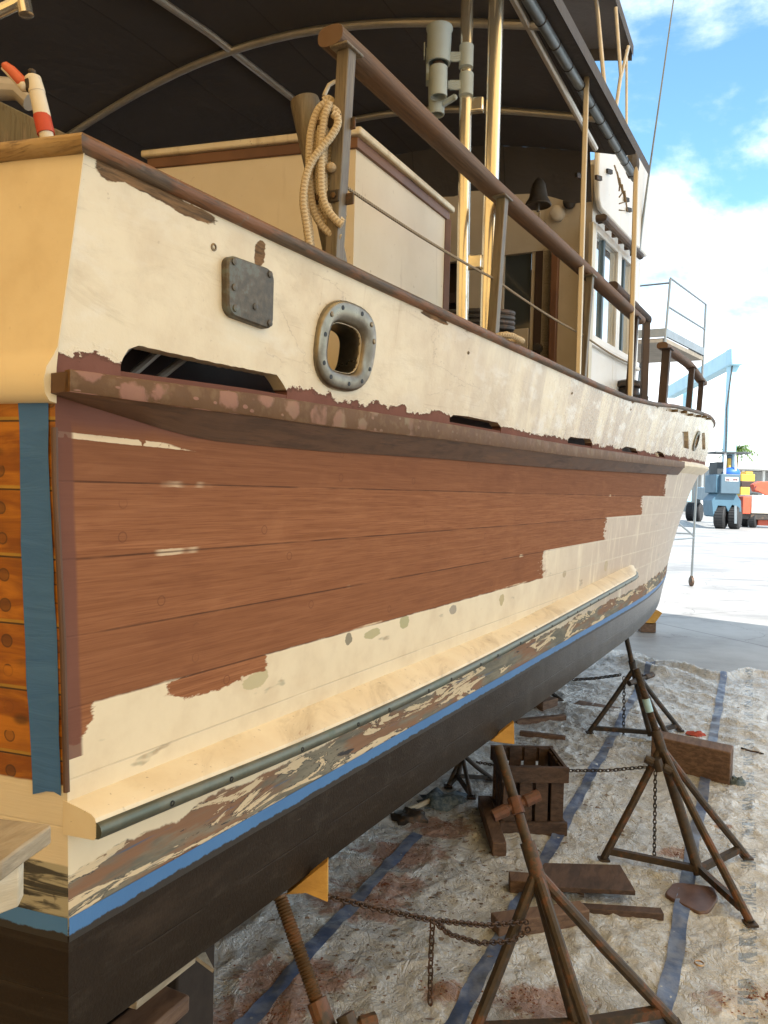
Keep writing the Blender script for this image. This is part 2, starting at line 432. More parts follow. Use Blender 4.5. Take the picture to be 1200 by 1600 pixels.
def mat_bulwark():
    t = T('bulwark_paint'); x, y, z, a = axis_vec(t); p = t.pos()
    u, w, _ = t.sep(t.uv())
    n1 = t.noise(p, 8, 6, .6); n2 = t.noise(p, 40, 5, .6); nb = t.noise(p, 2.4, 4, .5)
    c = t.mix(t.step(n1*.5+nb*.5, .40, .66), (.79, .68, .485), (.66, .53, .355))
    pit = t.step(t.noise(p, 70, 3), .66, .72)*t.step(nb, .45, .6); c = t.mix(pit*.5, c, (.35, .24, .13))
    scra = t.step(t.noise(t.vec(a*2.5, z*60, 3.), 1., 5, .6, 1.2), .62, .70)*t.step(nb, .4, .55); c = t.mix(scra*.4, c, (.46, .33, .19))
    # sanded-through vertical streaks, stronger going forward
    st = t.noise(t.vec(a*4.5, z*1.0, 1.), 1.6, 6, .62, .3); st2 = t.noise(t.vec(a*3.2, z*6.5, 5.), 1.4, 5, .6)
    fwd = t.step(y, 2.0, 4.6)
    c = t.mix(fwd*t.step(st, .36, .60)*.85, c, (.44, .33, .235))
    c = t.mix(fwd*t.step(st2, .50, .66)*.85, c, (.85, .815, .75))  # pale patches also put the white forward sheen into the colour
    c = t.mix(t.step(st2, .60, .75)*.4, c, (.56, .42, .27))
    # bare rotten wood under the cap
    top = t.step(w+(n1-.5)*.34+(t.noise(t.vec(a*3, 0., 3.), 1., 3)-.5)*.5, 1.02, 1.06)*t.step(y, 2.0, 1.7)
    top = top.max(t.step(w+(n1-.5)*.25+(t.noise(t.vec(a*2, 0., 8.), 1., 3)-.5)*.36, 1.02, 1.06))
    def blob(uu, vv, ra, rw, amp=.9):
        py, pw = bhit(uu, vv); q = (y-py)/ra; k = (w-pw)/rw
        return t.step((q*q+k*k).pow(.5)+(t.noise(t.vec(a*14, z*40, 0.), 1., 5, .65)-.5)*amp*1.8, 1.05, .9)
    for b in ((175, 278, .035, .05), (215, 292, .06, .045), (262, 318, .07, .035), (305, 342, .06, .035), (405, 405, .016, .09), (680, 502, .09, .03)):
        top = top.max(blob(*b))
    bw = t.mix(t.step(t.noise(t.vec(a*6, z*60, 0.), 1.5, 5, .65), .35, .65), (.045, .021, .010), (.25, .125, .052))
    c = t.mix(top*.92, c, bw)
    # purple primer showing along the foot, ragged edge
    lo = t.noise(t.vec(a*3.2, 0., 2.), 1.0, 8, .72)*.30+(t.noise(t.vec(a*14, z*30, 1.), 1., 7, .7)-.5)*.20
    foot = t.step(lo-w, .042, .052)
    c = t.mix(foot, c, t.mix(n1, (.15, .064, .048), (.27, .125, .095)))
    rim = t.step((lo-w-.040).abs(), .016, .0)*(foot.inv())
    c = t.mix(rim*.55, c, (.86, .76, .58))
    c = t.mix(t.step((lo-w-.060).abs(), .012, .002)*.5, c, (.09, .05, .035))
    crack = t.step(t.vor(t.vec(a*.9+n1*.3, z*2.6+n2*.05, 0.), 2.0, 'DISTANCE_TO_EDGE'), .006, .0)*t.step(nb, .5, .6)
    c = t.mix(crack*.5, c, (.30, .2, .12))
    h = n1*.5+n2*.3-foot*1.2-top*1.4+rim*.6+nb*.8
    gr = t.step(t.noise(t.vec(a*2.2, z*5, 4.), 1.2, 8, .68, .5), .50, .70); c = t.mix(gr*(top.max(foot)).inv()*.38, c, (.50, .39, .245))
    chalk = t.step(t.noise(t.vec(a*1.6, z*4.2, 9.), 1.3, 8, .66, .4), .54, .68); c = t.mix(chalk*(top.max(foot)).inv()*.45, c, (.84, .78, .66))
    ru = t.step(t.noise(t.vec(a*11, z*.7, 5.), 1.2, 5, .6), .64, .76); c = t.mix(ru*(top.max(foot)).inv()*.45, c, (.42, .27, .13))
    raw = top.max(foot)
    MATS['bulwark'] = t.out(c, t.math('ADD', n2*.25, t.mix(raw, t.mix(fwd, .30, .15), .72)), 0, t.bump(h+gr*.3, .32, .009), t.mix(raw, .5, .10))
mat_bulwark()

def mat_weathered(name, cA, cB, cC, sc=1., rough=.6, k=(2.2, 9.), mixc=.5):
    t = T(name); u, v, _ = t.sep(t.uv()); p = t.pos()
    g = t.noise(t.vec(u*k[0]*sc, v*k[1], 0.), 1.6, 6, .65, .4); f = t.noise(t.vec(u*6*sc, v*60, 1.), 1.5, 4); b = t.noise(p, 2.6, 4)
    c = t.mix(t.step(g, .35, .65), cA, cB); c = t.mix(t.step(b, mixc-.07, mixc+.07), c, t.mix(t.step(g, .4, .6), cC, tuple(q*.6 for q in cC)))
    c = t.mix(t.step(f, .55, .75)*.6, c, tuple(q*.4 for q in cA))
    MATS[name] = t.out(c, t.math('ADD', g*.3, rough-.15), 0, t.bump(f*.6+g, .35, .004)); return MATS[name]
def mat_cap(name, cols, ax='a'):
    t = T(name); x, y, z, a = axis_vec(t); p = t.pos(); s_ = x*OUT.x+y*OUT.y
    al, ac = (a, s_) if ax == 'a' else (s_, a)
    g = t.noise(t.vec(al*3, z*40, ac*40), 1.3, 6, .66, .5); f = t.noise(t.vec(al*9, z*170, ac*170), 1.2, 4); b = t.noise(t.vec(al*1.9, z*5, ac*5), 1.6, 5, .6); k = t.noise(p, 30, 4)
    c = t.mix(t.step(g, .34, .66), cols[0], cols[1]); c = t.mix(t.step(b, .47, .56), c, t.mix(g, cols[2], cols[3]))
    c = t.mix(t.step(b*.6+k*.4, .56, .66)*.8, c, cols[4]); c = t.mix(t.step(f, .5, .72)*.6, c, tuple(q*.35 for q in cols[0]))
    MATS[name] = t.out(c, t.math('ADD', g*.3, .42), 0, t.bump(f*.7+g, .5, .004))
mat_cap('cap_wood', ((.075, .050, .032), (.155, .105, .068), (.17, .075, .036), (.27, .125, .058), (.20, .175, .145)))
mat_cap('cap_golden', ((.25, .145, .055), (.42, .265, .105), (.35, .21, .085), (.46, .31, .14), (.11, .065, .035)), 's')
mat_weathered('varnished_rail', (.115, .058, .028), (.19, .098, .046), (.17, .10, .058), sc=1.2, rough=.68, k=(2.2, 22.))
mat_weathered('guard_wood', (.085, .042, .022), (.15, .075, .04), (.12, .058, .03))
mat_weathered('old_timber', (.11, .068, .045), (.18, .115, .075), (.085, .055, .04), sc=1.6)
mat_weathered('dark_timber', (.060, .036, .026), (.105, .064, .045), (.05, .032, .026), sc=1.6)
mat_weathered('plank_wood', (.33, .23, .13), (.50, .37, .22), (.22, .14, .08), sc=2)
mat_weathered('trim_teak', (.17, .075, .038), (.24, .11, .055), (.14, .06, .034), rough=.5)
def mat_post():
    t = T('grey_post'); x, y, z = t.sep(t.pos()); g = t.noise(t.vec(x*45, y*45, z*3), 1.3, 6, .65, .4); b = t.noise(t.vec(x*6, y*6, z*4), 1.4, 5, .6); f = t.noise(t.vec(x*170, y*170, z*9), 1.2, 3)
    c = t.mix(t.step(g, .34, .66), (.125, .098, .068), (.225, .18, .125)); c = t.mix(t.step(b, .46, .58), c, t.mix(g, (.13, .105, .07), (.19, .175, .125))); c = t.mix(t.step(f, .5, .72)*.55, c, (.06, .042, .028))
    MATS['grey_post'] = t.out(c, t.math('ADD', g*.3, .35), 0, t.bump(f*.6+g, .4, .004))
mat_post()

def mat_boxwood(name, cA, cB, rough=.75, k=14.):   # sawn timber, grain along the local long axis (uv unused)
    t = T(name); x, y, z = t.sep(t.obj())
    s_ = (x*AX.y-y*AX.x)
    g = t.noise(t.vec(x*3+y*3, z*k*2, s_*k), 1.4, 6, .65, .5); f = t.noise(t.vec(x*9+y*9, z*110, s_*60), 1.2, 3); n = t.noise(t.obj(), 5, 4)
    c = t.mix(t.step(g, .35, .66), cA, cB); c = t.mix(t.step(n, .5, .75)*.5, c, tuple(q*.45 for q in cA))
    MATS[name] = t.out(c, rough, 0, t.bump(f*.6+g, .4, .005))
mat_boxwood('timber_brown', (.10, .058, .038), (.185, .112, .072))
mat_boxwood('timber_dark', (.050, .030, .022), (.10, .060, .042))
mat_boxwood('timber_pale', (.29, .235, .16), (.44, .365, .26))
mat_boxwood('timber_white', (.50, .43, .31), (.66, .58, .44))
mat_boxwood('ply_yellow', (.46, .24, .045), (.56, .31, .065), k=6.)

def mat_transom():
    t = T('varnished_transom'); x, y, z, a = axis_vec(t); s_ = x*OUT.x+y*OUT.y; p = t.pos()
    g = t.noise(t.vec(s_*2.6, z*17, 0.), 1.6, 5, .6, .8); f = t.noise(t.vec(s_*7, z*130, 0.), 1.3, 3); b = t.noise(p, 7, 3)
    c = t.mix(t.step(g, .34, .66), (.25, .070, .005), (.47, .165, .012)); c = t.mix(t.step(b, .48, .68)*.55, c, (.12, .036, .008))
    row = ((z-.02).mod(.131))
    line = t.step((row-.0655).abs(), .0026, .001)
    fa = (s_+.072).mod(.12)-.06; fz = ((z-.02).mod(.131)-.0655).abs()-.036
    dd = (fa*fa+fz*fz).pow(.5)+(b-.5)*.012
    pr_ = t.noise(t.vec(((s_+.072)/.12).floor()*3.7, (z/.0655).floor()*2.3, 1.), 1., 0); c = t.mix(t.step(dd, .0125, .009)*t.step(pr_, .40, .62)*.6, c, (.07, .03, .012)); c = t.mix((dd-.0115).abs().lt(.0016)*t.step(pr_, .35, .5)*.7, c, (.05, .02, .008))
    kn = t.step(t.vor(t.vec(s_*1.5, z*2.6, 2.), 5., 'F1')+(b-.5)*.4, .22, .08); c = t.mix(kn*.7, c, (.045, .02, .006))
    c = t.mix(line, c, (.06, .028, .008)); c = t.mix(t.step((row-.0655-.005).abs(), .004, .002)*.5, c, (.42, .30, .05))
    # cream paint below the varnish; scraped grey just above the waterline
    zl = z+(t.noise(t.vec(s_*5, 0., 0.), 1., 3)-.5)*.02
    cream = t.mix(b, (.66, .54, .36), CREAM)
    c = t.mix(t.step(zl, 1.612, 1.606), c, cream)
    scr = t.mix(t.step(t.noise(t.vec(s_*3, z*26, 0.), 1.4, 5, .6, 1.2), .44, .56), (.055, .05, .04), (.40, .36, .25))
    kn = t.step(t.noise(p, 30, 2), .6, .66)
    c = t.mix(t.step(zl, 1.452, 1.447), c, t.mix(kn*.6, scr, (.03, .027, .022)))
    MATS['transom'] = t.out(c, t.math('ADD', g*.2, .22), 0, t.bump(f*.4+g*.6-line*1.5, .3, .005))
mat_transom()

def mat_cream(name, c1=(.78, .665, .46), c2=(.69, .56, .37), rough=.42, bump=.22, dirt=0.):
    t = T(name); p = t.pos(); n = t.noise(p, 6, 6, .6); n2 = t.noise(p, 34, 5); nb = t.noise(p, 1.8, 3)
    c = t.mix(t.step(n*.55+nb*.45, .40, .64), c1, c2)
    x, y, z = t.sep(p)
    drip = t.step(t.noise(t.vec(x*16+y*10, z*1.4, 0.), 1.2, 4), .60, .78)
    c = t.mix(drip*.35, c, (.42, .30, .17)); c = t.mix(t.step(n2, .66, .76)*.5, c, (.36, .25, .14))
    if dirt:
        d1 = t.noise(t.vec(x*5, y*2.6, 1.), 1.5, 6, .68, .6); d2 = t.noise(p, 85, 2)
        c = t.mix(t.step(d1, .48, .70)*dirt, c, (.44, .33, .19)); c = t.mix(t.step(d2, .70, .73)*dirt, c, (.20, .12, .07)); c = t.mix(t.step(d1, .68, .72)*dirt*.8, c, (.30, .15, .09))
    MATS[name] = t.out(c, t.math('ADD', n2*.2, rough-.1), 0, t.bump(n*.6+n2*.35, bump, .007))
mat_cream('cream_paint', (.77, .62, .38), (.66, .505, .29)); mat_cream('shelf_paint', (.82, .71, .51), (.74, .61, .41), dirt=.55); mat_cream('panel_paint', (.75, .635, .46), (.71, .595, .42), .38, .06)
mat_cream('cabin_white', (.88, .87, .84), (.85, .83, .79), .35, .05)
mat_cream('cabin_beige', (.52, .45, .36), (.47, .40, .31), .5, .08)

def mat_bottom():
    t = T('antifouling'); p = t.pos(); x, y, z, a = axis_vec(t)
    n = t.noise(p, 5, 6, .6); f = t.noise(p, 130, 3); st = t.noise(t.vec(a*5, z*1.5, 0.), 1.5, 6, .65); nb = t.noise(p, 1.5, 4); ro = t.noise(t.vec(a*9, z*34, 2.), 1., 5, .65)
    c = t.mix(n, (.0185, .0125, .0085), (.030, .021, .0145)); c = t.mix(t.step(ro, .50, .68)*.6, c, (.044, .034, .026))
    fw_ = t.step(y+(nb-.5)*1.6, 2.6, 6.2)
    c = t.mix(fw_*.75, c, t.mix(t.step(st, .3, .7), (.055, .056, .058), (.105, .106, .108)))  # paler going forward: reflected sky and yard painted into the grey
    c = t.mix(t.step(st, .58, .72)*.35, c, (.085, .075, .065))
    scf = t.step(t.noise(t.vec(a*4, z*50, 4.), 1., 6, .7, .6), .66, .70)*t.step(nb, .45, .6); c = t.mix(scf*.6, c, (.16, .125, .10))
    fleck = t.step(t.noise(p, 75, 4, .6), .72, .75); c = t.mix(fleck*.5, c, (.15, .115, .09)); ol = t.step(t.noise(t.vec(a*1.3, z*5, 9.), 1., 7, .65), .56, .66); c = t.mix(ol*.45, c, (.060, .042, .030))
    d = (z-1.185+(nb-.5)*.004).abs(); ln = t.step(d, .003, .001)*t.step(n, .4, .6)
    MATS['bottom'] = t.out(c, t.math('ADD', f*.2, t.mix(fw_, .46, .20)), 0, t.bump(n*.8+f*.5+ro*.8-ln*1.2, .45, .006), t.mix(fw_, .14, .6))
mat_bottom()
def mat_tape():
    t = T('blue_tape'); p = t.pos(); x, y, z, a = axis_vec(t)
    w = t.noise(t.vec(a*3, z*16, x*3), 1.5, 4, .5, .8); n = t.noise(p, 26, 4)
    c = t.mix(w, (.045, .125, .29), (.075, .18, .37))
    MATS['tape'] = t.out(c, .6, 0, t.bump(w*1.4+n*.25, .5, .008), .25)
    t = T('waterline_tape_blue'); p = t.pos(); x, y, z, a = axis_vec(t); n = t.noise(p, 26, 5, .7); w = t.noise(p, 5, 3)
    c = t.mix(w, (.05, .155, .37), (.085, .225, .46))
    lo = (n-.5)*.022+(t.noise(t.vec(a*1.6, 0., 0.), 1., 3)-.5)*.014
    c = t.mix(t.step(z+lo, 1.316, 1.312), c, (.030, .025, .021))
    MATS['wltape'] = t.out(c, .5, 0, t.bump(n, .2, .004))
    t = T('faded_tape'); p = t.obj(); n = t.noise(p, 20, 5); b = t.noise(p, 2.5, 3)
    c = t.mix(t.step(n*.5+b*.5, .38, .62), (.065, .10, .20), (.17, .20, .27))
    sp = t.step(t.vor(p, 14., 'F1', 0, .35), .16, .12)
    c = t.mix(sp*.6, c, (.5, .5, .5))
    MATS['ground_tape'] = t.out(c, .42, 0, t.bump(n, .4, .01))
mat_tape()

def metal(name, c1, c2, rough, met=1., sc=20., pat=None, bump=.2):
    t = T(name); p = t.obj(); n = t.noise(p, sc, 6, .62); n2 = t.noise(p, sc*.2, 4)
    c = t.mix(t.step(n*.6+n2*.4, .38, .64), c1, c2); m = met
    if pat:
        k = t.step(n*.5+n2*.5, .52, .60); c = t.mix(k, c, pat); m = t.math('MULTIPLY', t.math('SUBTRACT', 1., k*.8), met)
    MATS[name] = t.out(c, t.math('ADD', n*.3, rough-.15), m, t.bump(n, bump, .003)); return MATS[name]
metal('bronze_old', (.10, .085, .06), (.20, .165, .11), .46, .85, 24, (.13, .15, .115))
metal('bronze_plate', (.085, .072, .055), (.165, .130, .095), .5, .6, 45, (.13, .135, .11), .5)
metal('hawse_metal', (.27, .235, .175), (.16, .13, .095), .32, .9, 16)
metal('half_round', (.12, .13, .10), (.19, .185, .14), .42, .7, 12, (.10, .125, .095))
metal('steel_bright', (.92, .86, .72), (.88, .81, .66), .20, .86, 3, None, 0.)
metal('steel_tube', (.74, .70, .64), (.62, .58, .52), .38, .6, 12, None, .05)
metal('rust_steel', (.052, .040, .030), (.090, .062, .040), .6, .35, 30, (.13, .055, .025), .4)
metal('stand_dark', (.040, .036, .034), (.066, .054, .044), .55, .4, 30, (.10, .058, .035), .3)
metal('rust_chain', (.045, .030, .022), (.10, .052, .030), .65, .4, 60)
metal('screw_bronze', (.10, .06, .03), (.15, .09, .045), .5, .6, 60, (.13, .06, .025))
metal('screw_head', (.30, .22, .13), (.18, .13, .08), .4, .9, 60)
simple('rusty_red', (.14, .055, .03), .7, .1, .5, 40, .3, (.07, .042, .03))
def mat_strip():
    t = T('copper_strip'); p = t.pos(); su, sv, _ = t.sep(t.uv()); x, y, z, a = axis_vec(t); n = t.noise(p, 26, 5); b = t.noise(p, 7, 4)
    c = t.mix(b, (.10, .047, .020), (.19, .10, .045)); c = t.mix(t.step(n, .5, .7)*.5, c, (.24, .15, .08))
    v = t.vor(t.vec(su, (sv-.4167)*.30+.0526, .0526), 9.5, 'F1', 0, .62).min(t.vor(t.vec(su, (sv-.4167)*.5+.025, .025), 20., 'F1', 0, .8)*1.7); ed = v+(n-.5)*.55+(b-.5)*.35
    k = t.step(ed, .38, .26)
    far = t.step(y, 1.6, 2.6)
    k = k*t.step(y, 3.2, 1.9, .35, 1.)*t.step(b, .34, .46)
    c = t.mix(k, c, t.mix(far, t.mix(n, (.25, .115, .08), (.34, .18, .12)), t.mix(t.step(b, .45, .6), (.25, .14, .09), (.24, .19, .11))))
    MATS['strip'] = t.out(c, t.math('ADD', n*.25, .46), t.math('MULTIPLY', k.inv(), .3), t.bump(n+k*.6, .3, .004), .2)
mat_strip()
def mat_rope(name, c1, c2, pitch=.017, amp=.6):
    t = T(name); u, v, _ = t.sep(t.uv())
    A = ((u/pitch+v*2)*6.2832).sin(); B = ((u/pitch-v*2)*6.2832).sin()
    h = A.max(B); n = t.noise(t.obj(), 60, 3); c = t.mix(t.step(h, -.1, .9), c2, c1); c = t.mix(n*.3, c, c2)
    MATS[name] = t.out(c, .85, 0, t.bump(h, amp, .006))
mat_rope('rope_tan', (.64, .53, .36), (.42, .32, .20), .0105, .25); mat_rope('rope_thin', (.45, .35, .24), (.2, .15, .09), .012)
def mat_fabric():
    t = T('awning_fabric'); p = t.pos(); n = t.noise(p, 3, 4); f = t.noise(p, 260, 2)
    sag = t.noise(p, 1.1, 5, .6, .5); x, y, z, a = axis_vec(t); s_ = x*OUT.x+y*OUT.y
    c = t.mix(n, (.105, .098, .100), (.130, .122, .125)); sm = t.step((s_.mod(.72)-.36).abs(), .006, .003); c = t.mix(sm*.5, c, (.06, .056, .056))
    MATS['fabric'] = t.out(c, .8, 0, t.bump(sag*5+n*1.5+f*.12+sm*.4, .5, .02), .25)
mat_fabric()
simple('rod_grey', (.44, .50, .50), .5, 0, .12, 8, .05)
simple('white_plastic', (.72, .63, .48), .45, 0, .12, 20, .05)
simple('red_plastic', (.52, .055, .025), .4, 0, .2, 30, .05)
simple('orange_red', (.62, .12, .05), .4, 0, .2, 30, .05)
simple('black_gap', (.012, .012, .012), .6)
simple('dark_rubber', (.020, .020, .021), .7, 0, .3, 30, .3)
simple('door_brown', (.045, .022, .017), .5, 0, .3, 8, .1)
simple('bell_bronze', (.13, .11, .09), .5, .6, .3, 18, .1)
simple('alu_cream', (.70, .60, .44), .35, .3, .1, 6, .03)
simple('curtain', (.12, .12, .125), .9, 0, .2, 6, .1)
def mat_glass(name, c, rough=.05):
    t = T(name); MATS[name] = t.out(c, rough, 0, None, .9)
mat_glass('window_glass', (.05, .06, .065)); t = T('side_glass'); MATS['side_glass'] = t.out((.72, .77, .80), .04, .85)
simple('lift_blue', (.06, .135, .195), .5, 0, .25, 1.2, .03, obj=True); simple('lift_light_blue', (.36, .58, .68), .5, 0, .15, .8, .03)
simple('lift_panel', (.075, .125, .165), .5, 0, .2, 1.2, .03)
simple('boom_red', (.55, .09, .04), .5, 0, .2, 2, .03); simple('boom_cream', (.72, .66, .56), .5, 0, .1, 2, .03); simple('machine_yellow', (.62, .38, .05), .5, 0, .2, 2, .03)
simple('sign_white', (.75, .75, .75), .5); simple('sign_dark', (.16, .06, .06), .5)
simple('tarp_blue', (.02, .12, .55), .5, 0, .2, 4, .2); simple('galv', (.24, .27, .29), .4, .7, .2, 8, .05); simple('scaffold_deck', (.22, .19, .15), .7, 0, .3, 6, .1)
simple('roof_white', (.72, .72, .70), .6, 0, .1, 1, 0); simple('building_grey', (.35, .36, .36), .7, 0, .2, .6, 0); simple('building_dark', (.05, .06, .065), .7, 0, .3, .6, 0)
simple('palm_leaf', (.10, .17, .03), .6, 0, .4, 2, 0); simple('palm_trunk', (.20, .15, .10), .8, 0, .3, 4, .1)
simple('rag_blue', (.05, .09, .13), .9, 0, .5, 40, .4, (.22, .27, .30)); simple('rag_red', (.45, .08, .05), .9, 0, .4, 40, .3)
simple('pad_brown', (.085, .045, .033), .4, 0, .4, 14, .2, (.16, .10, .085)); simple('ring_copper', (.50, .34, .20), .35, .8, .2)
DUST = ((1172, 1572, .16), (1198, 1562, .12), (838, 1580, .20), (565, 1420, .24), (470, 1535, .22), (625, 1340, .26), (1125, 1395, .06), (1132, 1300, .05), (600, 1390, .2), (420, 1590, .25), (700, 1560, .1), (1060, 1340, .10), (690, 1300, .2))
def mat_sheet():
    t = T('plastic_sheet'); p = t.pos(); x, y, z = t.sep(p)
    q = x-.475*y
    n = t.noise(p, 5, 6, .65, .4); n2 = t.noise(p, 30, 5, .6); b = t.noise(p, 1.1, 4)
    cr = t.vor(t.vec(x*1.0+n*.25, y*1.0, 0.), 5.5, 'DISTANCE_TO_EDGE'); cr2 = t.noise(p, 12, 8, .7, 1.4)
    c = t.mix(t.step(n*.5+b*.5, .36, .64), (.64, .66, .665), (.47, .48, .475))
    c = t.mix(t.step(cr2, .55, .72)*.34, c, (.28, .28, .265)); c = t.mix(t.step(cr2, .44, .30)*.7, c, (.78, .79, .77))
    und = t.step(x-.55*y+1.35+(b-.5)*.5, .3, -.9)              # grime gathers in the work area under the boat

    c = t.mix(t.step(t.noise(p, 2.2, 5, .6, 1.), .62, .72)*.35, c, (.42, .35, .24))
    # red dust
    dn = t.noise(p, 7, 7, .7, .6)
    dust = t.step(t.noise(p, 2.6, 6, .66, .8), .68, .74)*t.step(y, 7.2, 5.8)*.6
    for u_, v_, r_ in DUST:
        g_ = G(u_, v_); dx = (x-g_.x)/(r_*1.35); dy = (y-g_.y)/(r_*.8)
        dust = dust.max(t.step((dx*dx+dy*dy).pow(.5)+(dn-.5)*2.6, 1.0, .55))
    dc = t.mix(n2, (.20, .068, .026), (.31, .118, .05))
    c = t.mix(dust*.72, c, dc)
    spk = t.step(n2, .685, .71)
    c = t.mix(spk*.7, c, (.10, .07, .05))
    # printed selvage: worn blue-grey letters run along the edge
    prt = q.gt(-.03)
    c = t.mix(prt*.7, c, (.66, .66, .63))
    r_ = t.math('ADD', y, n*.04).mod(.44)
    inw = q.gt(.035)*q.lt(.125)*r_.gt(.05)*r_.lt(.36)
    st = t.noise(t.vec(y*34, q*9, (y/.44).floor()), 1.0, 2, .5)
    c = t.mix(inw*t.step(st, .48, .54)*.75, c, (.20, .26, .33))
    f1 = t.vor(t.vec(x*1.0+n*.5, y*.75+cr2*.3, 0.), 6.5, 'F1'); f2 = t.vor(t.vec(x*.8+n*.3, y*1.1, 5.), 15., 'F1'); rd = (t.noise(p, 4.2, 5, .6, .9)-.5).abs()
    wr = t.noise(t.vec(x*7+n*1.5, y*3.5, 0.), 1., 3, .5, 1.6); wr2 = t.noise(t.vec(x*3+7., y*9+n*2., 4.), 1., 3, .5, 1.4)
    h = n*.35+n2*.015+f1*.9+f2*.14+(wr-.5).abs()*1.7+(wr2-.5).abs()*1.1-t.step(rd, .03, 0.)*.25
    c = t.mix(t.step(rd, .016, .0)*.30, c, (.80, .79, .75))
    MATS['sheet'] = t.out(c, t.math('ADD', n2*.14, t.mix(dust, .08, .7)), 0, t.bump(h, .7, .03), .8)
mat_sheet()
def mat_ground():
    t = T('concrete'); p = t.pos(); x, y, z = t.sep(p)
    n = t.noise(p, .9, 8, .65); n2 = t.noise(p, 18, 5); b = t.noise(t.vec(x*.25, y*.6, 0.), 1., 5)
    c = t.mix(t.step(n*.5+b*.5, .36, .64), (.37, .365, .35), (.235, .23, .225))
    c = t.mix(t.step(b, .55, .68)*.6, c, (.17, .17, .17)); c = t.mix(t.step(n2, .6, .75)*.3, c, (.15, .14, .13))
    cr = t.vor(t.vec(x+n*1.2, y+n*1.2, 0.), .55, 'DISTANCE_TO_EDGE')
    c = t.mix(t.step(cr, .006, .002)*.6, c, (.10, .095, .09)); jx = (x+y*.5).mod(4.6)-2.3; jy = (y-x*.5).mod(4.6)-2.3; c = t.mix(t.step(jx.abs().min(jy.abs()), .03, .012)*.7, c, (.09, .085, .08)); tm = t.step(t.noise(t.vec(x*.16, y*.9, 3.), 1., 4), .58, .66); c = t.mix(tm*.45, c, (.12, .12, .12))
    MATS['ground'] = t.out(c, t.math('ADD', n*.35, .35), 0, t.bump(n2+n, .25, .01))
mat_ground()
simple('sawdust', (.25, .095, .05), .95, 0, .45, 60, .5)
simple('chips', (.26, .20, .15), .8, 0, .6, 20, .3, (.10, .07, .05))
simple('timber_black', (.035, .024, .018), .85, 0, .5, 12, .4)

# ------------------------------------------------------------------ the boat
boat = thing('boat', 'old wooden trawler yacht with half sanded mahogany planking propped on stands in the boatyard', 'boat', (1.2, 6.0, 0))
YS = [1.47+.06*i for i in range(20)]+[2.67+.12*i for i in range(30)]+[6.27+.2*i for i in range(41)]
def both(mb, fn, us, vs):
    mb.grid(fn, us, vs); mb.grid(lambda a, b: mirror(fn(a, b)), us, vs)
# planking and bottom
mb = M(); both(mb, lambda y, t: hullp(y, lerp(1.31, zg(y)+.02, t)), YS, [i/14 for i in range(15)])
hull = build('planking', mb, MATS['hull'], boat, 50)
def botp(y, k):
    if k <= 1: return hullp(y, lerp(1.31, 1.075, k))
    c = Vector((xc(y), y, 0)); e = hullp(y, 1.075); dpt = interp([(1.4, .60), (4, .50), (10, .50), (13, .9)], y)
    s_, z = {1.15: (.012, 1.058), 1.5: (.06, 1.045), 2: (.35, .93), 3: (.80, .72), 4: (.965, dpt)}[k]
    d = (c-e); d.z = 0; a = abs(d.dot(OUT))
    q = e-OUT*(a*s_); q.z = z; return q
mb = M(); both(mb, botp, YS, [0, .5, 1, 1.15, 1.5, 2, 3, 4])
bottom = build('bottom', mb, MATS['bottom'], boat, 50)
mb = M(); a0 = CC+AX*1.0; a1 = CC+AX*9.6
mb.box((a0+a1)/2+Vector((0, 0, .42)), (.14, 8.6, .50), (OUT, AX, Vector((0, 0, 1))))
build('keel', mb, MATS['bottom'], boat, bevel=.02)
# transom
def corner(z):
    if z <= zg(1.47): return hullp(1.47, z)
    return bulp(1.47, (z-zg(1.47))/(zcap(1.47)-.028-zg(1.47)))
def trp(t, z, off=0.):
    a = corner(z); b = mirror(a); p = a.lerp(b, t)-AX*(.12*4*t*(1-t)+off); return p
TS = [0, .01, .02, .035, .05, .075, .1, .14, .2, .3, .4, .5, .6, .7, .8, .9, .96, 1]
mb = M(); mb.grid(lambda t, z: trp(t, z), TS, [1.31, 1.45, 1.6, 1.8, 2.0, 2.2, 2.38])
transom = build('transom', mb, MATS['transom'], boat, 50)
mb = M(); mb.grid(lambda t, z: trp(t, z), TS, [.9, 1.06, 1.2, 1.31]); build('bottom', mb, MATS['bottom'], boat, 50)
# transom bulwark with its rolled lower lip
prof = [(0., 2.345), (.016, 2.348), (.026, 2.362), (.028, 2.385), (.022, 2.41), (.010, 2.432), (.003, 2.45), (.002, 2.6), (.002, 2.815)]
mb = M(); mb.grid(lambda t, k: trp(t, prof[k][1], prof[k][0]) + OUT*(.004 if t == 0 else 0), TS, list(range(len(prof))))
mb.grid(lambda k, s_: trp(0, prof[k][1], prof[k][0]).lerp(corner(prof[k][1]), s_)+OUT*.004, list(range(len(prof))), [0, 1])
mb.grid(lambda t, z: trp(t, z, -.045), TS, [2.40, 2.6, 2.815])
trb = build('transom_bulwark', mb, MATS['cream_paint'], boat, 60)
# masking tape down the transom edge
mb = M()
def tapef(k, z):
    w = .098-.006*math.sin(z*9); t = lerp(.0045, .0045+w/2.84*.72, k)
    p = trp(t, z, .0025+.0018*max(0, math.sin(z*23+k*4))**3); return p
zs = [1.575+.02*i for i in range(40)]
mb.grid(lambda z, k: tapef(k, (z+.022*(1-abs(k-.35)) if z < 1.58 else z)), zs, [0, .25, .5, .75, 1])
build('masking_tape', mb, MATS['tape'], transom, 60)
# vertical corner bead, brown
mb = M(); mb.tube([corner(1.60+.1*i)+OUT*.001-AX*.003 for i in range(8)], .0065, 8); build('corner_bead', mb, MATS['guard_wood'], transom)
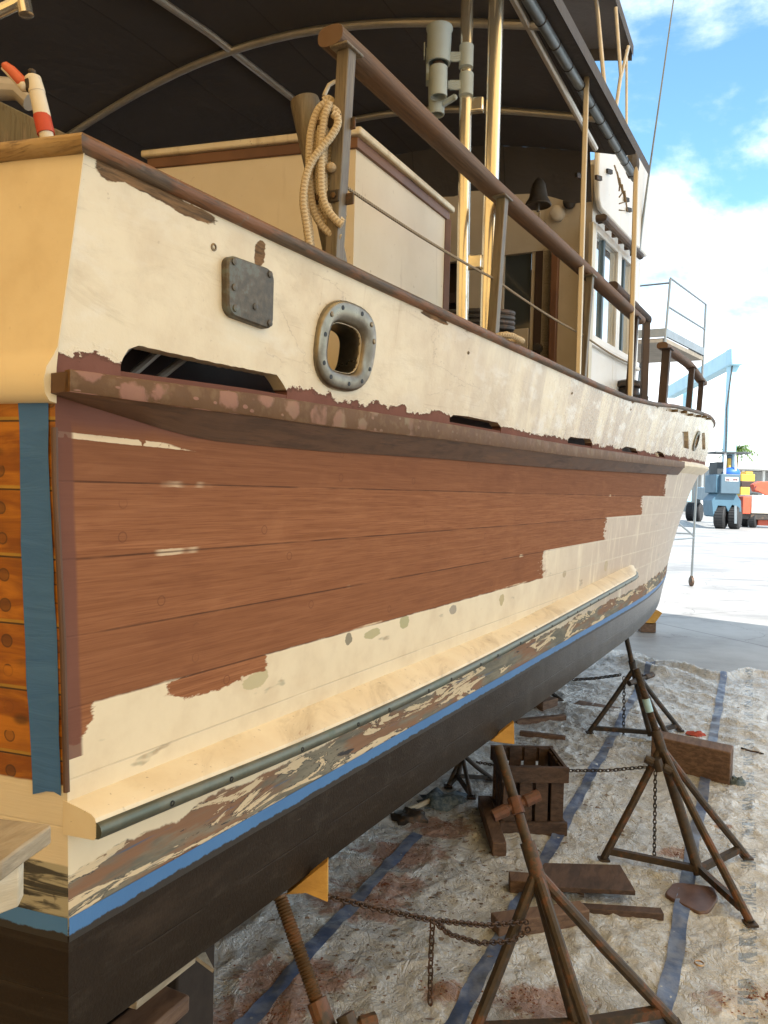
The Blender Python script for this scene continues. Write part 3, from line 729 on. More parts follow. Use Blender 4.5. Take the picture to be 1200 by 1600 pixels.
# waterline tape all round
mb = M(); mb.grid(lambda y, z: hullp(y, z, .0022), YS, [1.298, 1.315, 1.33, 1.347]); mb.grid(lambda y, z: mirror(hullp(y, z, .0022)), YS, [1.298, 1.347])
mb.grid(lambda t, z: trp(t, z, .0022), TS, [1.298, 1.32, 1.347])
build('waterline_tape', mb, MATS['wltape'], boat, 60)
# spray rail (shelf) along the side with half round bronze
def shelf_dz(y): return sum(interp([(1.40, .038), (1.8, .013), (2.3, .0), (3.0, .006), (3.8, .028), (4.8, .062), (5.7, .095), (6.4, .12)], y+q_*.08) for q_ in range(-4, 5))/9
ys = [1.468+.08*i for i in range(57)]
path = [hullp(y, 1.545+shelf_dz(y)) for y in ys]; fr = [(WL.nrm(y), Vector((0, 0, 1))) for y in ys]
def shprof(t):
    y = lerp(ys[0], ys[-1], t); inn = 1.580+interp([(3.6, 0), (5.6, .085), (6.2, .10)], y)-1.545-shelf_dz(y)
    k = min(1, max(.15, (1-t)*16)); w = (.084+.018*math.sin(min(1, t*1.6)*math.pi*.5))*math.sqrt(k)
    return [(-.01, max(inn, .004)), (w*.45, lerp(max(inn, .004), -.006, .40)), (w-.014, -.004), (w-.004, -.010), (w, -.020), (w, -.046), (w-.006, -.052), (-.01, -.062)]
mb = M(); mb.sweep(path, fr, shprof); shelf = build('spray_rail', mb, MATS['shelf_paint'], boat, 35)
mb = M(); pts = []
for i, y in enumerate(ys[:-1]):
    w = shprof(i/(len(ys)-1))[5][0]; pts.append(path[i]+fr[i][0]*w+Vector((0, 0, -.033)))
mb.sweep(pts, fr[:-1], [(-.004, .016), (.006, .0145), (.012, .009), (.0145, 0), (.012, -.009), (.006, -.0145), (-.004, -.016)])
hr = build('half_round', mb, MATS['half_round'], shelf, 40)
mb = M(); acc = .12; L = 0
for i in range(1, len(pts)):
    L += (pts[i]-pts[i-1]).length
    if L > acc:
        mb.lathe(pts[i]+fr[i][0]*.012, fr[i][0], [(0, .0062), (.0030, .0062), (.0034, .0035), (.0012, .0028)], 10); acc += .235
build_each('screw', mb, MATS['black_gap'], shelf)
# guard rail under the bulwark
gy = [1.462+.07*i for i in range(83)]
gp = [bulp(y, 0) for y in gy]; gf = [(GU.nrm(y), Vector((0, 0, 1))) for y in gy]
def gh(t): return interp([(1.46, .036), (1.75, .046), (2.15, .054)], lerp(gy[0], gy[-1], t))
def gprof(t):
    s_ = t*(gy[-1]-gy[0]); k = min(1, s_/.42); k = math.sin(k*math.pi/2); h = gh(t)-.002
    return [(-.03, -.004), (.050, -.002), (.054, -.006), (.054, -h), (.048, -h-.004-.004*k), (.002, -h-.006-.064*k), (-.03, -h-.006-.064*k)]
mb = M(); mb.sweep(gp, gf, gprof); guard = build('guard_rail', mb, MATS['guard_wood'], boat, 35)
mb = M(); mb.sweep(gp, gf, lambda t: (lambda h: [(.044, .0), (.0570, .0015), (.0588, -.003), (.0588, -h), (.057, -h-.003), (.044, -h-.003)])(gh(t)))
strip = build('metal_strip', mb, MATS['strip'], guard, 35)
mb = M(); q = gp[0]-Vector((0, .006, 0)); mb.sweep(gp[4:], gf[4:], lambda t: (lambda h: [(.012, -h-.006), (.030+.008*min(1, t*9), -h-.0055), (.034+.008*min(1, t*9), -h-.012), (.028+.006*min(1, t*9), -h-.018), (.012, -h-.018)])(gh(lerp(4/82, 1, t))))
build('bead', mb, MATS['cream_paint'], guard, 35)
fy = [7.2+.12*i for i in range(48)]
mb = M(); mb.sweep([bulp(y, 0) for y in fy], [(GU.nrm(y), Vector((0, 0, 1))) for y in fy], [(-.03, .012), (.03, .010), (.052, -.012), (.052, -.034), (.02, -.07), (-.03, -.11)])
build('guard_rail', mb, MATS['cream_paint'], boat, 40, label='cream painted forward length of the guard rail')

# bulwark with its freeing ports, hawse holes and cut-outs
def dom(u, v, wmin=.012):
    y, w = bhit(u, v); return (y, max(w, wmin))
ports = [[(194, 572), (197, 562), (204, 548), (217, 542), (232, 545), (262, 552), (300, 560), (350, 571), (396, 580), (432, 587), (440, 596), (449, 613), (447, 628), (194, 592)],
         [(703, 668), (702, 654), (708, 649), (730, 651), (778, 661), (783, 669), (782, 681), (704, 674)],
         [(887, 700), (887, 687), (891, 683), (905, 685), (922, 686), (925, 691), (924, 704)],
         [(971, 712), (972, 701), (978, 698), (993, 701), (996, 707), (996, 716)],
         [(1024, 720), (1024, 708), (1028, 705), (1036, 708), (1038, 714), (1038, 722)],
         [(1067, 700), (1066, 676), (1075, 675), (1076, 702)], [(1097, 703), (1096, 678), (1101, 677), (1102, 703)]]
holes = [[dom(*q) for q in h] for h in ports]
hc = dom(538, 546); yl, yr = dom(509, 540)[0], dom(562, 556)[0]; wt, wb = dom(536, 510)[1], dom(539, 585)[1]
def hawse_pt(ang, k=1.0):
    c, s_ = math.cos(ang), math.sin(ang); e = .62
    return ((yl+yr)/2+(yr-yl)/2*k*math.copysign(abs(c)**e, c), (wt+wb)/2+(wt-wb)/2*k*math.copysign(abs(s_)**e, s_))
holes.append([hawse_pt(2*math.pi*i/24) for i in range(24)])
bc = dom(1087, 690); holes.append([(bc[0]+.11*math.cos(2*math.pi*i/16), bc[1]+.14*math.sin(2*math.pi*i/16)) for i in range(16)])
KX, KW = 1.17, .42
def inpoly(p, poly):
    c = False; n = len(poly)
    for i in range(n):
        (x1, y1), (x2, y2) = poly[i], poly[i-1]
        if (y1 > p[1]) != (y2 > p[1]) and p[0] < (x2-x1)*(p[1]-y1)/(y2-y1)+x1: c = not c
    return c
def pdist(p, poly):
    best = 9
    for i in range(len(poly)):
        a, b = Vector((poly[i-1][0]*KX, poly[i-1][1]*KW)), Vector((poly[i][0]*KX, poly[i][1]*KW)); q = Vector((p[0]*KX, p[1]*KW)); d = b-a
        t = max(0, min(1, (q-a).dot(d)/max(d.dot(d), 1e-9))); best = min(best, (q-a-d*t).length)
    return best
pts, edges = [], []
def addloop(loop):
    i0 = len(pts); pts.extend(Vector((a*KX, b*KW)) for a, b in loop); n = len(loop)
    edges.extend((i0+i, i0+(i+1) % n) for i in range(n))
by = [1.47+.05*i for i in range(60)]+[4.47+.1*i for i in range(36)]+[8.07+.2*i for i in range(30)]
addloop([(y, -.04) for y in by]+[(y, 1.0) for y in reversed(by)])
rag = []
for h in holes[:7]:
    hh = []
    for i in range(len(h)):
        a, b = h[i], h[(i+1) % len(h)]
        n = max(1, int(math.hypot((b[0]-a[0])*KX, (b[1]-a[1])*KW)/.012))
        for k in range(n):
            t = k/n; j = .0022*(mnoise.noise(Vector((a[0]*90+t*5, i*3.1, k))) if 0 < i < len(h)-2 else 0)
            hh.append((lerp(a[0], b[0], t)+j, lerp(a[1], b[1], t)+j*2.5))
    rag.append(hh)
holes = rag+holes[7:]
for h in holes: addloop(h)
for y in by[1:-1]:
    for w in (.08, .2, .34, .5, .66, .82, .93):
        if all(not inpoly((y, w), h) and pdist((y, w), h) > .012 for h in holes): pts.append(Vector((y*KX, w*KW)))
vo, eo, fo, *_ = delaunay_2d_cdt(pts, edges, [], 1, 1e-6)
V2 = [(p.x/KX, p.y/KW) for p in vo]; FA = []
for f in fo:
    c = (sum(V2[i][0] for i in f)/len(f), sum(V2[i][1] for i in f)/len(f))
    if -.04 < c[1] < 1.0 and not any(inpoly(c, h) for h in holes): FA.append(list(f))
mb = M(); TH = .042
outer = [bulp(y, w) for y, w in V2]; inner = [bulp(y, w, -TH) for y, w in V2]; n = len(outer)
cnt = {}
for f in FA:
    for i in range(len(f)):
        e = (f[i-1], f[i]); cnt[e] = cnt.get(e, 0)+1
fs = [f for f in FA]+[[n+i for i in reversed(f)] for f in FA]
rim = [(a, b) for (a, b) in cnt if (b, a) not in cnt]
fs += [(b, a, n+a, n+b) for a, b in rim]
uvq = lambda i: V2[i % n]
mb.add(outer+inner, fs, [[(uvq(i)[0]*1.17, uvq(i)[1]) for i in f] for f in fs])
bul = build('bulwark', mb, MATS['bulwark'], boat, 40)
mb = M(); mb.grid(lambda y, w: mirror(bulp(y, w)), by, [-.04, .5, 1.0]); mb.grid(lambda y, w: mirror(bulp(y, w, -TH)), by, [-.04, .5, 1.0])
build('bulwark', mb, MATS['bulwark'], boat, 40)
# corroded plate over the old exhaust
pc = [bhit(u, v) for u, v in ((345, 404), (419, 430), (417, 521), (346, 496))]
def plate_pt(a, b, off):
    y = lerp(lerp(pc[0][0], pc[1][0], a), lerp(pc[3][0], pc[2][0], a), b); w = lerp(lerp(pc[0][1], pc[1][1], a), lerp(pc[3][1], pc[2][1], a), b)
    return bulp(y, w, off)
def rrect(k=0., n=6, r=.17):
    o = []
    for cx, cy, a0 in ((1-r, 1-r, 0), (r, 1-r, 90), (r, r, 180), (1-r, r, 270)):
        for i in range(n+1):
            t = R(a0+90*i/n); x, y = cx+r*math.cos(t), cy+r*math.sin(t); o.append((.5+(x-.5)*(1-k), .5+(y-.5)*(1-k)))
    return o
mb = M(); rings = [[plate_pt(a, b, off) for a, b in rrect(k)] for k, off in ((0, -.004), (0, .016), (.05, .021), (.3, .022), (.7, .0225))]; m = len(rings[0])
vs = [p for r_ in rings for p in r_]; fs = [(i*m+k, i*m+(k+1) % m, (i+1)*m+(k+1) % m, (i+1)*m+k) for i in range(4) for k in range(m)]+[tuple(4*m+k for k in range(m))]
mb.add(vs, fs)
plate = build('cover_plate', mb, MATS['bronze_plate'], bul, 30)
mb = M(); nm = CAP.nrm(1.8)
for a, b in ((.12, .10), (.88, .10), (.12, .52), (.14, .86), (.90, .90), (.56, .72)): mb.lathe(plate_pt(a, b, .021), nm, [(0, .0085), (.003, .0085), (.0045, .005)], 12)
build_each('bolt', mb, MATS['bronze_plate'], bul)
# hawse fitting: an oval casting with a flared throat
mb = M(); NA = 40; rings = []
ow = .5*(dom(581, 556)[0]-dom(490, 538)[0]); ohh = .5*(dom(535, 474)[1]-dom(540, 614)[1]); oc = ((dom(581, 556)[0]+dom(490, 538)[0])/2, (dom(535, 474)[1]+dom(540, 614)[1])/2)
def oval(ang, a, b, e, cy, cw):
    c, s_ = math.cos(ang), math.sin(ang); return (cy+a*math.copysign(abs(c)**e, c), cw+b*math.copysign(abs(s_)**e, s_))
ia, ib = (yr-yl)/2, (wt-wb)/2
for f_, off in ((1.0, -.003), (1.0, .006), (.955, .013), (.80, .018), (.42, .0185), (.16, .014), (.02, .002), (-.05, -.02), (-.06, -.05), (-.06, -.075)):
    e = lerp(.62, .78, max(0, f_)); ring = []
    for i in range(NA):
        q = oval(2*math.pi*i/NA, lerp(ia, ow, f_), lerp(ib, ohh, f_), e, lerp((yl+yr)/2, oc[0], f_), lerp((wt+wb)/2, oc[1], f_)); ring.append(bulp(q[0], q[1], off))
    rings.append(ring)
vs = [p for r_ in rings for p in r_]; nr = len(rings)
mb.add(vs, [(i*NA+k, i*NA+(k+1) % NA, (i+1)*NA+(k+1) % NA, (i+1)*NA+k) for i in range(nr-1) for k in range(NA)])
haw = build('hawse_fitting', mb, MATS['hawse_metal'], bul, 50)
mb = M(); mb2 = M()
for i in range(11):
    ang = 2*math.pi*(i+.4)/11; q = oval(ang, lerp(ia, ow, .62), lerp(ib, ohh, .62), .72, oc[0], oc[1]); p = bulp(q[0], q[1], .0165)
    if i in (0, 1, 4): mb2.lathe(p, CAP.nrm(2.1), [(0, .008), (.004, .0075), (.006, .003)], 12)
    else: mb.lathe(p, CAP.nrm(2.1), [(0, .0070), (.0025, .0068)], 12)
build_each('bolt_hole', mb, MATS['black_gap'], bul); build_each('bolt', mb2, MATS['screw_head'], bul)
# fastenings left in the bulwark
mb = M()
for u, v, r_ in ((333, 393, .009), (731, 555, .007), (893, 617, .008), (985, 642, .008), (1041, 643, .007)):
    y, w = bhit(u, v); mb.lathe(bulp(y, w, -.004), CAP.nrm(y), [(0, r_), (.006, r_), (.0075, r_*.6), (.002, r_*.45)], 10)
for u, v in ((1049, 644), (1064, 646), (1074, 650), (1087, 652), (1096, 653), (1103, 656)):
    y, w = bhit(u, v); p = bulp(y, w, 0); mb.tube([p, p+CAP.nrm(y)*.05], .012, 8)
build_each('fastening', mb, MATS['screw_head'], bul)
mb = M(); ring = []
for f_, off in ((1.5, -.002), (1.5, .012), (1.0, .014), (1.0, -.05)):
    ring.append([bulp(bc[0]+.11*f_*math.cos(2*math.pi*i/20), bc[1]+.14*f_*math.sin(2*math.pi*i/20), off) for i in range(20)])
mb.add([p for r_ in ring for p in r_], [(i*20+k, i*20+(k+1) % 20, (i+1)*20+(k+1) % 20, (i+1)*20+k) for i in range(3) for k in range(20)])
build('hawse_fitting', mb, MATS['bronze_old'], bul, 50)

# dark sheets added as shade behind the freeing ports, and pipes inside the bulwark at the stern
mb = M(); mb.grid(lambda y, z: Vector((bulp(y, .3).x, y, z))-OUT*.30, [1.50+.1*i for i in range(11)], [2.41, 2.6, 2.78]); mb.grid(lambda y, k: Vector((bulp(y, .3).x, y, 2.78))-OUT*lerp(.05, .30, k), [1.50+.1*i for i in range(11)], [0, .5, 1]); build('port_shade_sheet', mb, MATS['door_brown'], boat)
mb = M(); mb.grid(lambda y, z: Vector((bulp(y, .3).x, y, z))-OUT*.22, [3.0+.25*i for i in range(17)], [2.44, 2.6, 2.78]); build('port_shade_sheet', mb, MATS['door_brown'], boat)  # another dark sheet, added shade behind the forward ports
mb = M()
for k in range(3): mb.tube([bulp(1.66+.07*k, 0, -.22)+Vector((0, 0, .02)), bulp(1.80+.09*k, .5, -.20)], .010, 8)
build_each('pipe', mb, MATS['steel_tube'], boat)
# cap rail round the transom and forward
def capsec(k=1.0): return [(a*k, b*k) for a, b in ((.018, -.027), (.024, -.020), (.0245, -.010), (.018, -.002), (.004, .001), (-.06, .001), (-.085, -.003), (-.092, -.012), (-.088, -.024), (-.075, -.031), (.004, -.031), (.012, -.030))]
cy_ = [1.47+.06*i for i in range(22)]+[2.80+.1*i for i in range(60)]+[8.9+.2*i for i in range(27)]
side = [Vector((CAP.x(y), y, zcap(y))) for y in [1.454]+cy_[1:]]
mit = (CAP.nrm(1.47)-AX*1.0); mit = mit/ (mit.dot(CAP.nrm(1.47)))
sf = [(mit, Vector((0, 0, 1)))]+[(CAP.nrm(y), Vector((0, 0, 1))) for y in cy_[1:]]
mb = M(); mb.sweep(side, sf, capsec()); build('cap_rail', mb, MATS['cap_wood'], boat, 40, label='weathered grey brown cap rail along the side')
mb = M(); mb.sweep([mirror(p) for p in side], [(Vector(mirror(p+f[0])-mirror(p)), f[1]) for p, f in zip(side, sf)], capsec()); build('cap_rail', mb, MATS['cap_wood'], boat, 40)
tt = [0, .03, .08, .15, .3, .5, .7, .85, 1]
def tcap(t):
    a = side[0]; p = a.lerp(mirror(a), t)-AX*(.12*4*t*(1-t)); p.z += .02*4*t*(1-t); return p
mb = M(); mb.sweep([tcap(t) for t in tt], [(mit, Vector((0, 0, 1)))]+[(-AX, Vector((0, 0, 1))) for t in tt[1:-1]]+[(Vector(mirror(side[0]+mit)-mirror(side[0])), Vector((0, 0, 1)))], [(a, b*1.06) for a, b in capsec()])
build('cap_rail', mb, MATS['cap_golden'], boat, 40, label='golden brown cap rail across the transom')
# deck
mb = M(); mb.grid(lambda y, k: (lambda a: a.lerp(mirror(a), k))(bulp(y, .0, -.03)+Vector((0, 0, -.012))), [1.47, 2, 3, 4, 5, 6, 7, 8, 9, 10, 11, 12, 13], [0, .5, 1])
build('deck', mb, MATS['old_timber'], boat)

# stanchions and handrail
def hrz(y): return interp(HZ, y)
HT = [(560, 95), (660, 190), (760, 286), (850, 366), (925, 433), (1000, 502)]
HZ = []
for u, v in HT:
    p = hit(lambda y, z: CAP.x(y)-.045*math.sqrt(1+CAP.m(y)**2), u, v); HZ.append((p.y, p.z))
ys = [capy(523, 60)+.035]+[HZ[0][0]+(5.42-HZ[0][0])*i/26 for i in range(27)]
hp = [capp(y, hrz(y), .045) for y in ys]; hf = [(CAP.nrm(y), Vector((0, 0, 1))) for y in ys]
osec = [(.043*math.copysign(abs(math.cos(a))**.75, math.cos(a)), .029*math.copysign(abs(math.sin(a))**.75, math.sin(a))) for a in [2*math.pi*i/18 for i in range(18)]]
mb = M(); mb.sweep(hp, hf, osec); hrail = build('handrail', mb, MATS['varnished_rail'], boat, 50)
mb = M()
for u, v in ((596, 163), (663, 203), (723, 259), (850, 383), (890, 412)):
    p = hit(lambda y, z: CAP.x(y)-.03, u, v); mb.lathe(capp(p.y, hrz(p.y)-.005, .045)+CAP.nrm(p.y)*.0355, CAP.nrm(p.y), [(0, .007), (.0035, .006)], 10)
build_each('plug', mb, MATS['screw_head'], hrail)
def stanchion(y, w=.040, top=None, mat='grey_post', cap=True, lean=None):
    zt = (hrz(y)-.026) if top is None else top
    p = capp(y, zcap(y)-.002, .045); fx = (CAP.nrm(y), Vector((-CAP.nrm(y).y, CAP.nrm(y).x, 0)), Vector((0, 0, 1)))
    ln_ = fx[0]*(.045*(zt-p.z) if lean is None else lean); ux = (Vector((0, 0, zt-p.z))+ln_).normalized(); tp_ = Vector((p.x, p.y, zt))+ln_
    m_ = M(); m_.box((p+tp_)/2, (w, w, zt-p.z), (fx[0], fx[1], ux))
    if cap: m_.box(tp_-Vector((0, 0, .004)), (w*1.5, w*2.2, .008), fx); m_.box((p.x, p.y, p.z+.004), (w*1.35, w*1.35, .008), fx)
    o = build('stanchion', m_, MATS[mat], boat, bevel=.003); return o, p, fx
ST = [capy(546, 416), capy(785, 535), capy(922, 594), capy(993, 622)]
s1, p1, fx1 = stanchion(ST[0]-.012, .040)
s2, p2, fx2 = stanchion(ST[1]); s3, p3, fx3 = stanchion(ST[2], .038); s4, p4, fx4 = stanchion(ST[3], .045, mat='dark_timber')
# gate brackets bolted on the first stanchion
mb = M(); mbb = M()
for zz in (P(540, 312, p1.y).z, P(540, 195, p1.y).z):
    c = Vector((p1.x, p1.y, zz)); aft = fx1[1]*-1
    if aft.dot(AX) > 0: aft = -aft
    f0 = c+aft*.024                                             # plate on the aft face
    mb.box(f0-OUT*.016, (.088, .007, .034), (OUT, AX, Vector((0, 0, 1)))); mb.box(c+OUT*.034-AX*-.012, (.040, .007, .034), (OUT, AX, Vector((0, 0, 1))))
    for s_ in (.012, -.042):
        mbb.lathe(f0+OUT*s_-AX*.003, -AX, [(0, .0088), (.006, .0088), (.0075, .005)], 6)
build_each('bracket', mb, MATS['rust_steel'], s1, bevel=.003); build_each('bolt', mbb, MATS['screw_bronze'], s1)
mb = M(); kn = Vector((p1.x, p1.y, P(540, 268, p1.y).z))-AX*.028
mb.ball(kn, (.016, .016, .014), 10, 6); mb.ball(kn-OUT*.02, (.014, .012, .012), 10, 6); mb.tube([kn-OUT*.02, kn-OUT*.034+Vector((0, 0, .016))], .0055, 8)
build('rope_knot', mb, MATS['rope_tan'], s1)
# life line between the stanchions
def wz(u, v, y): return P(u, v, y).z
lz = [(p1, wz(552, 282, p1.y)), (p2, wz(782, 436, p2.y)), (p3, wz(922, 524, p3.y)), (p4, wz(990, 568, p4.y))]
mb = M(); ln = []
for (a, za), (b, zb) in zip(lz, lz[1:]):
    for i in range(9):
        t = i/8; q = Vector((a.x, a.y, za)).lerp(Vector((b.x, b.y, zb)), t); q.z -= .012*4*t*(1-t); ln.append(q+OUT*.0)
mb.tube(ln, .0052, 8); build('lifeline', mb, MATS['rope_thin'], boat)
# forward rails: overlapping length, then the bow rail
q0, q1 = P(957, 447, 5.75), P(1010, 500, 6.05)
mb = M(); mb.sweep([q0, q0.lerp(q1, .5), q1], [(OUT, Vector((0, 0, 1)))]*3, [(a*.95, b*1.25) for a, b in osec]); build('handrail', mb, MATS['dark_timber'], boat, 50)
mb = M(); mb.bar(q1+Vector((0, 0, -.02)), Vector((q1.x, q1.y, zcap(6))), .05, .05, (1, 0, 0)); build('stanchion', mb, MATS['dark_timber'], boat, bevel=.003)
BY = [capy(1044, 632), 7.25, 7.95]
bz = [(BY[0], wz(1044, 541, BY[0])), (7.25, wz(1069, 570, 7.25)), (7.95, wz(1093, 592, 7.95)), (8.3, wz(1093, 592, 7.95)+.01)]
yy = [BY[0]-.05+(8.35-BY[0])*i/14 for i in range(15)]
mb = M(); mb.sweep([capp(y, interp(bz, y), .05) for y in yy], [(CAP.nrm(y), Vector((0, 0, 1))) for y in yy], osec); build('bow_rail', mb, MATS['varnished_rail'], boat, 50)
for y, w in zip(BY, (.062, .05, .05)): stanchion(y, w, interp(bz, y)-.02, 'dark_timber')
mb = M(); c = capp(BY[0]+.1, zcap(BY[0])+.03, .35); mb.lathe(c, (0, 0, 1), [(0, .16), (.05, .17), (.06, .10), (.12, .085), (.13, .13), (.17, .12), (.19, .06)], 16); build('windlass', mb, MATS['stand_dark'], boat, 40)

# boarding ladder stowed upright inside the rail: two bright extrusions and their spacers
ly = capy(742, 512)+.42
def lad(u, v): return P(u, v, ly)
ra0, ra1 = lad(723, 512), lad(731, -60); rb0, rb1 = lad(761, 532), lad(777, -60)
mb = M()
def oblong(p, q, w, d):
    sec = [(w*math.copysign(abs(math.cos(a))**.6, math.cos(a)), d*math.copysign(abs(math.sin(a))**.6, math.sin(a))) for a in [2*math.pi*i/20 for i in range(20)]]
    mb.sweep([p, p.lerp(q, .5), q], [(Vector((.96, -.28, 0)), Vector((.28, .96, 0)))]*3, sec)
oblong(ra0+Vector((0, 0, -.12)), ra1, .026, .028); oblong(rb0+Vector((0, 0, -.12)), rb1, .032, .032)
ladder = build('boarding_ladder', mb, MATS['steel_bright'], boat, 50)
mb = M()
for u, v in ((743, 165), (740, 410)):
    c = lad(u, v); mb.box(c, (.075, .038, .062), (Vector((.96, -.28, 0)), Vector((.28, .96, 0)), Vector((0, 0, 1))), taper=1.0)
build_each('rung', mb, MATS['steel_bright'], ladder, bevel=.008)
# grey rod holder clamped to the ladder rail
rh = M(); ry = ly-.02
def rp(u, v, dy=0.): return P(u, v, ry+dy)
px = rp(601, 100).x-rp(600, 100).x
def cyl(u, v0, v1, wpx, dy=0., flare=0., u1=None):
    a, b = rp(u, v0, dy), rp(u if u1 is None else u1, v1, dy); d = (b-a); L = d.length; r_ = wpx*px/2
    rh.lathe(a, d, [(0, r_*(1+flare)), (.008, r_*(1+flare)), (.02, r_), (L, r_*.97), (L, r_*.80), (L*.5, r_*.8)], 20)
cyl(687, 44, 100, 38, 0, .09, 685); cyl(685, 106, 152, 28, -.03); cyl(682, 120, 180, 26, .04)
rh.box(rp(668, 105, .03), (.012, .05, .14), (RT, FW, UP)); rh.box(rp(663, 80, .02), (.005, .03, .06), (RT, FW, UP))
for v in (89, 133):
    for k in range(4): rh.tube([rp(700, v+4-k*3, -.01), rp(712, v+6-k*3.4, -.015), rp(724, v+3-k*3.4, -.012)], .0055, 8)
    rh.box(rp(711, v, .01), (.045, .02, .034), (RT, FW, UP))
    a, b = rp(729, v-17), rp(728, v+17); rh.lathe(a, b-a, [(0, .031), ((b-a).length, .031)], 20)
rh.ball(rp(711, 152, -.01), .011, 10, 6); rh.bar(rp(692, 163, .02), rp(712, 151, 0), .018, .02)
build('rod_holder', rh, MATS['rod_grey'], ladder, 40)
mb = M(); a, b = rp(686, 99), rp(685, 107); mb.lathe(a, b-a, [(0, .0265), ((b-a).length, .027)], 20); build('rod_holder_collar', mb, MATS['timber_dark'], ladder)

# white deck box with teak trim 
zb = 3.62
cL, cM, cR = G(236, 238, zb), G(557, 204, zb), G(699, 322, zb)
cB = cL+(cR-cM)
dk = 2.42
def down(p, z): return Vector((p.x, p.y, z))
mb = M()
cin = (cM+(cB-cM)*.0)
mb.prism([down(q, dk) for q in (cL, cM, cR, cB)], zb-.04-dk) if True else None
box = build('deck_box', mb, MATS['panel_paint'], boat)
def off_poly(poly, d):
    c = sum(poly, Vector((0, 0, 0)))/len(poly); return [p+(p-c).normalized()*d for p in poly]
mb = M(); mb.prism([down(q, zb-.028) for q in off_poly([cL, cM, cR, cB], .045)], .030); build('lid', mb, MATS['shelf_paint'], box, bevel=.008)
mb = M(); mb.prism([down(q, zb-.072) for q in off_poly([cL, cM, cR, cB], .016)], .043); build('trim', mb, MATS['trim_teak'], box, bevel=.003)
mb = M()
for q in (cL, cR):
    mb.box((q.x, q.y, (dk+zb-.07)/2), (.034, .034, zb-.07-dk), (Vector((.93, .36, 0)), Vector((-.36, .93, 0)), Vector((0, 0, 1))))
build_each('corner_post', mb, MATS['trim_teak'], box, bevel=.003)

# tapered socket post leaning behind the first stanchion
yb = p1.y+.10
mb = M(); a, b = P(528, 425, yb), P(476, 157, yb)
mb.lathe(a, b-a, [(0, .033), (.1, .034), ((b-a).length-.01, .0445), ((b-a).length, .043)], 24)
post = build('socket_post', mb, MATS['grey_post'], boat, 40)
mb = M(); q = a.lerp(b, .13)-Vector((.0, .034, 0)); mb.lathe(q, (0.1, -1, 0), [(0, .011), (.006, .011), (.008, .006)], 12); build('bolt', mb, MATS['rust_steel'], post)
mb = M(); mb.tube([P(507, 150, yb), P(509, 143, yb), P(514, 133, yb), P(522, 128, yb), P(535, 127, yb), P(544, 134, yb)], [.0075, .0062, .0062, .006, .006, .006], 10); build('hook', mb, MATS['white_plastic'], post)

# ---- canopy over the aft deck
CZ = 4.50
e0, e1 = P(826, 0, 3.42), P(992, 279, 5.45)
ed = (e1-e0); e_a = e0-ed*.95                                   # aft end of the awning edge tube
r_ = M(); r_.tube([e_a, e0, e1], .026, 14); roll = build('awning_roll', r_, MATS['galv'], boat, 50)
r_ = M()
for i in range(20):
    q = e_a.lerp(e1, (i+.5)/20); d = ed.normalized(); r_.lathe(q-d*.003, d, [(0, .0285), (.006, .0285)], 14)
build_each('lashing', r_, MATS['stand_dark'], roll)
i0, i1 = P(804, 0, 3.5), P(930, 232, 4.75); idr = i1-i0
mb = M(); mb.tube([i0-idr*1.3, i0, i1], .019, 10); build('awning_tube', mb, MATS['steel_tube'], boat)
def awn(s_, k):                                                # s along the edge 0..1, k across 0..1
    a = e_a.lerp(e1, s_)+Vector((0, 0, .045)); w = 3.35
    p = a-OUT*(w*k); p.z += .30*math.sin(math.pi*min(1, max(0, k)))+.02*math.sin(s_*17)*math.sin(math.pi*k); return p
mb = M(); ss = [i/24 for i in range(25)]; kk = [-.02, 0]+[i/24 for i in range(1, 25)]
mb.grid(lambda s_, k: awn(s_*.93, k), ss, kk); mb.grid(lambda s_, k: awn(s_*.93, k)+Vector((0, 0, .012)), ss, kk)
mb.grid(lambda s_, k: awn(s_, -.02)+Vector((.03, -.01, .02-.07*k)), ss, [0, .5, 1])
# drop curtain against the cabin
fa = awn(.93, 0.06); fb = awn(.93, 1)
mb.grid(lambda s_, k: (lambda p: Vector((p.x, p.y, p.z-k*(.30+.02*math.sin(s_*40))))+AX*(.10*k+.03*math.sin(s_*23)*k))(awn(.93, lerp(.07, 1, s_))), [i/24 for i in range(25)], [0, .25, .5, .75, 1])
mb.grid(lambda s_, k: awn(s_*.93, 1.0)+Vector((0, 0, -2.05*k))-OUT*(.05*k+.03*math.sin(s_*60)*k), [i/40 for i in range(41)], [0, .2, .45, .7, 1])
awning = build('awning', mb, MATS['fabric'], boat, 60)
def bow_tube(pix, ys_, name='awning_bow', rad=.016):
    m_ = M(); pp = [P(u, v, y) for (u, v), y in zip(pix, ys_)]; m_.tube(pp, rad, 10); return build(name, m_, MATS['steel_tube'], boat)
ek = [i/24 for i in range(25)]
def bow_at(s_): 
    m_ = M(); m_.tube([awn(s_, k)-Vector((0, 0, .035)) for k in ek], .021, 12); return build('awning_bow', m_, MATS['steel_tube'], boat)
def s_of(u, v):
    best = min(range(400), key=lambda i: (lambda q: abs(q-u))(prj(e_a.lerp(e1, i/400))[0])); return best/400
def prj(p):
    d = p-CAM; f = d.dot(FW); return (600+F*d.dot(RT)/f, 800-F*d.dot(UP)/f)
bow_at(s_of(852, 75)); bow_at(s_of(938, 190)); bow_at(.18)
mb = M(); mb.tube([awn(s_, .545)-Vector((0, 0, .035)) for s_ in (0, .3, .5, .7, .9)], .021, 10); build('awning_tube', mb, MATS['steel_tube'], boat)
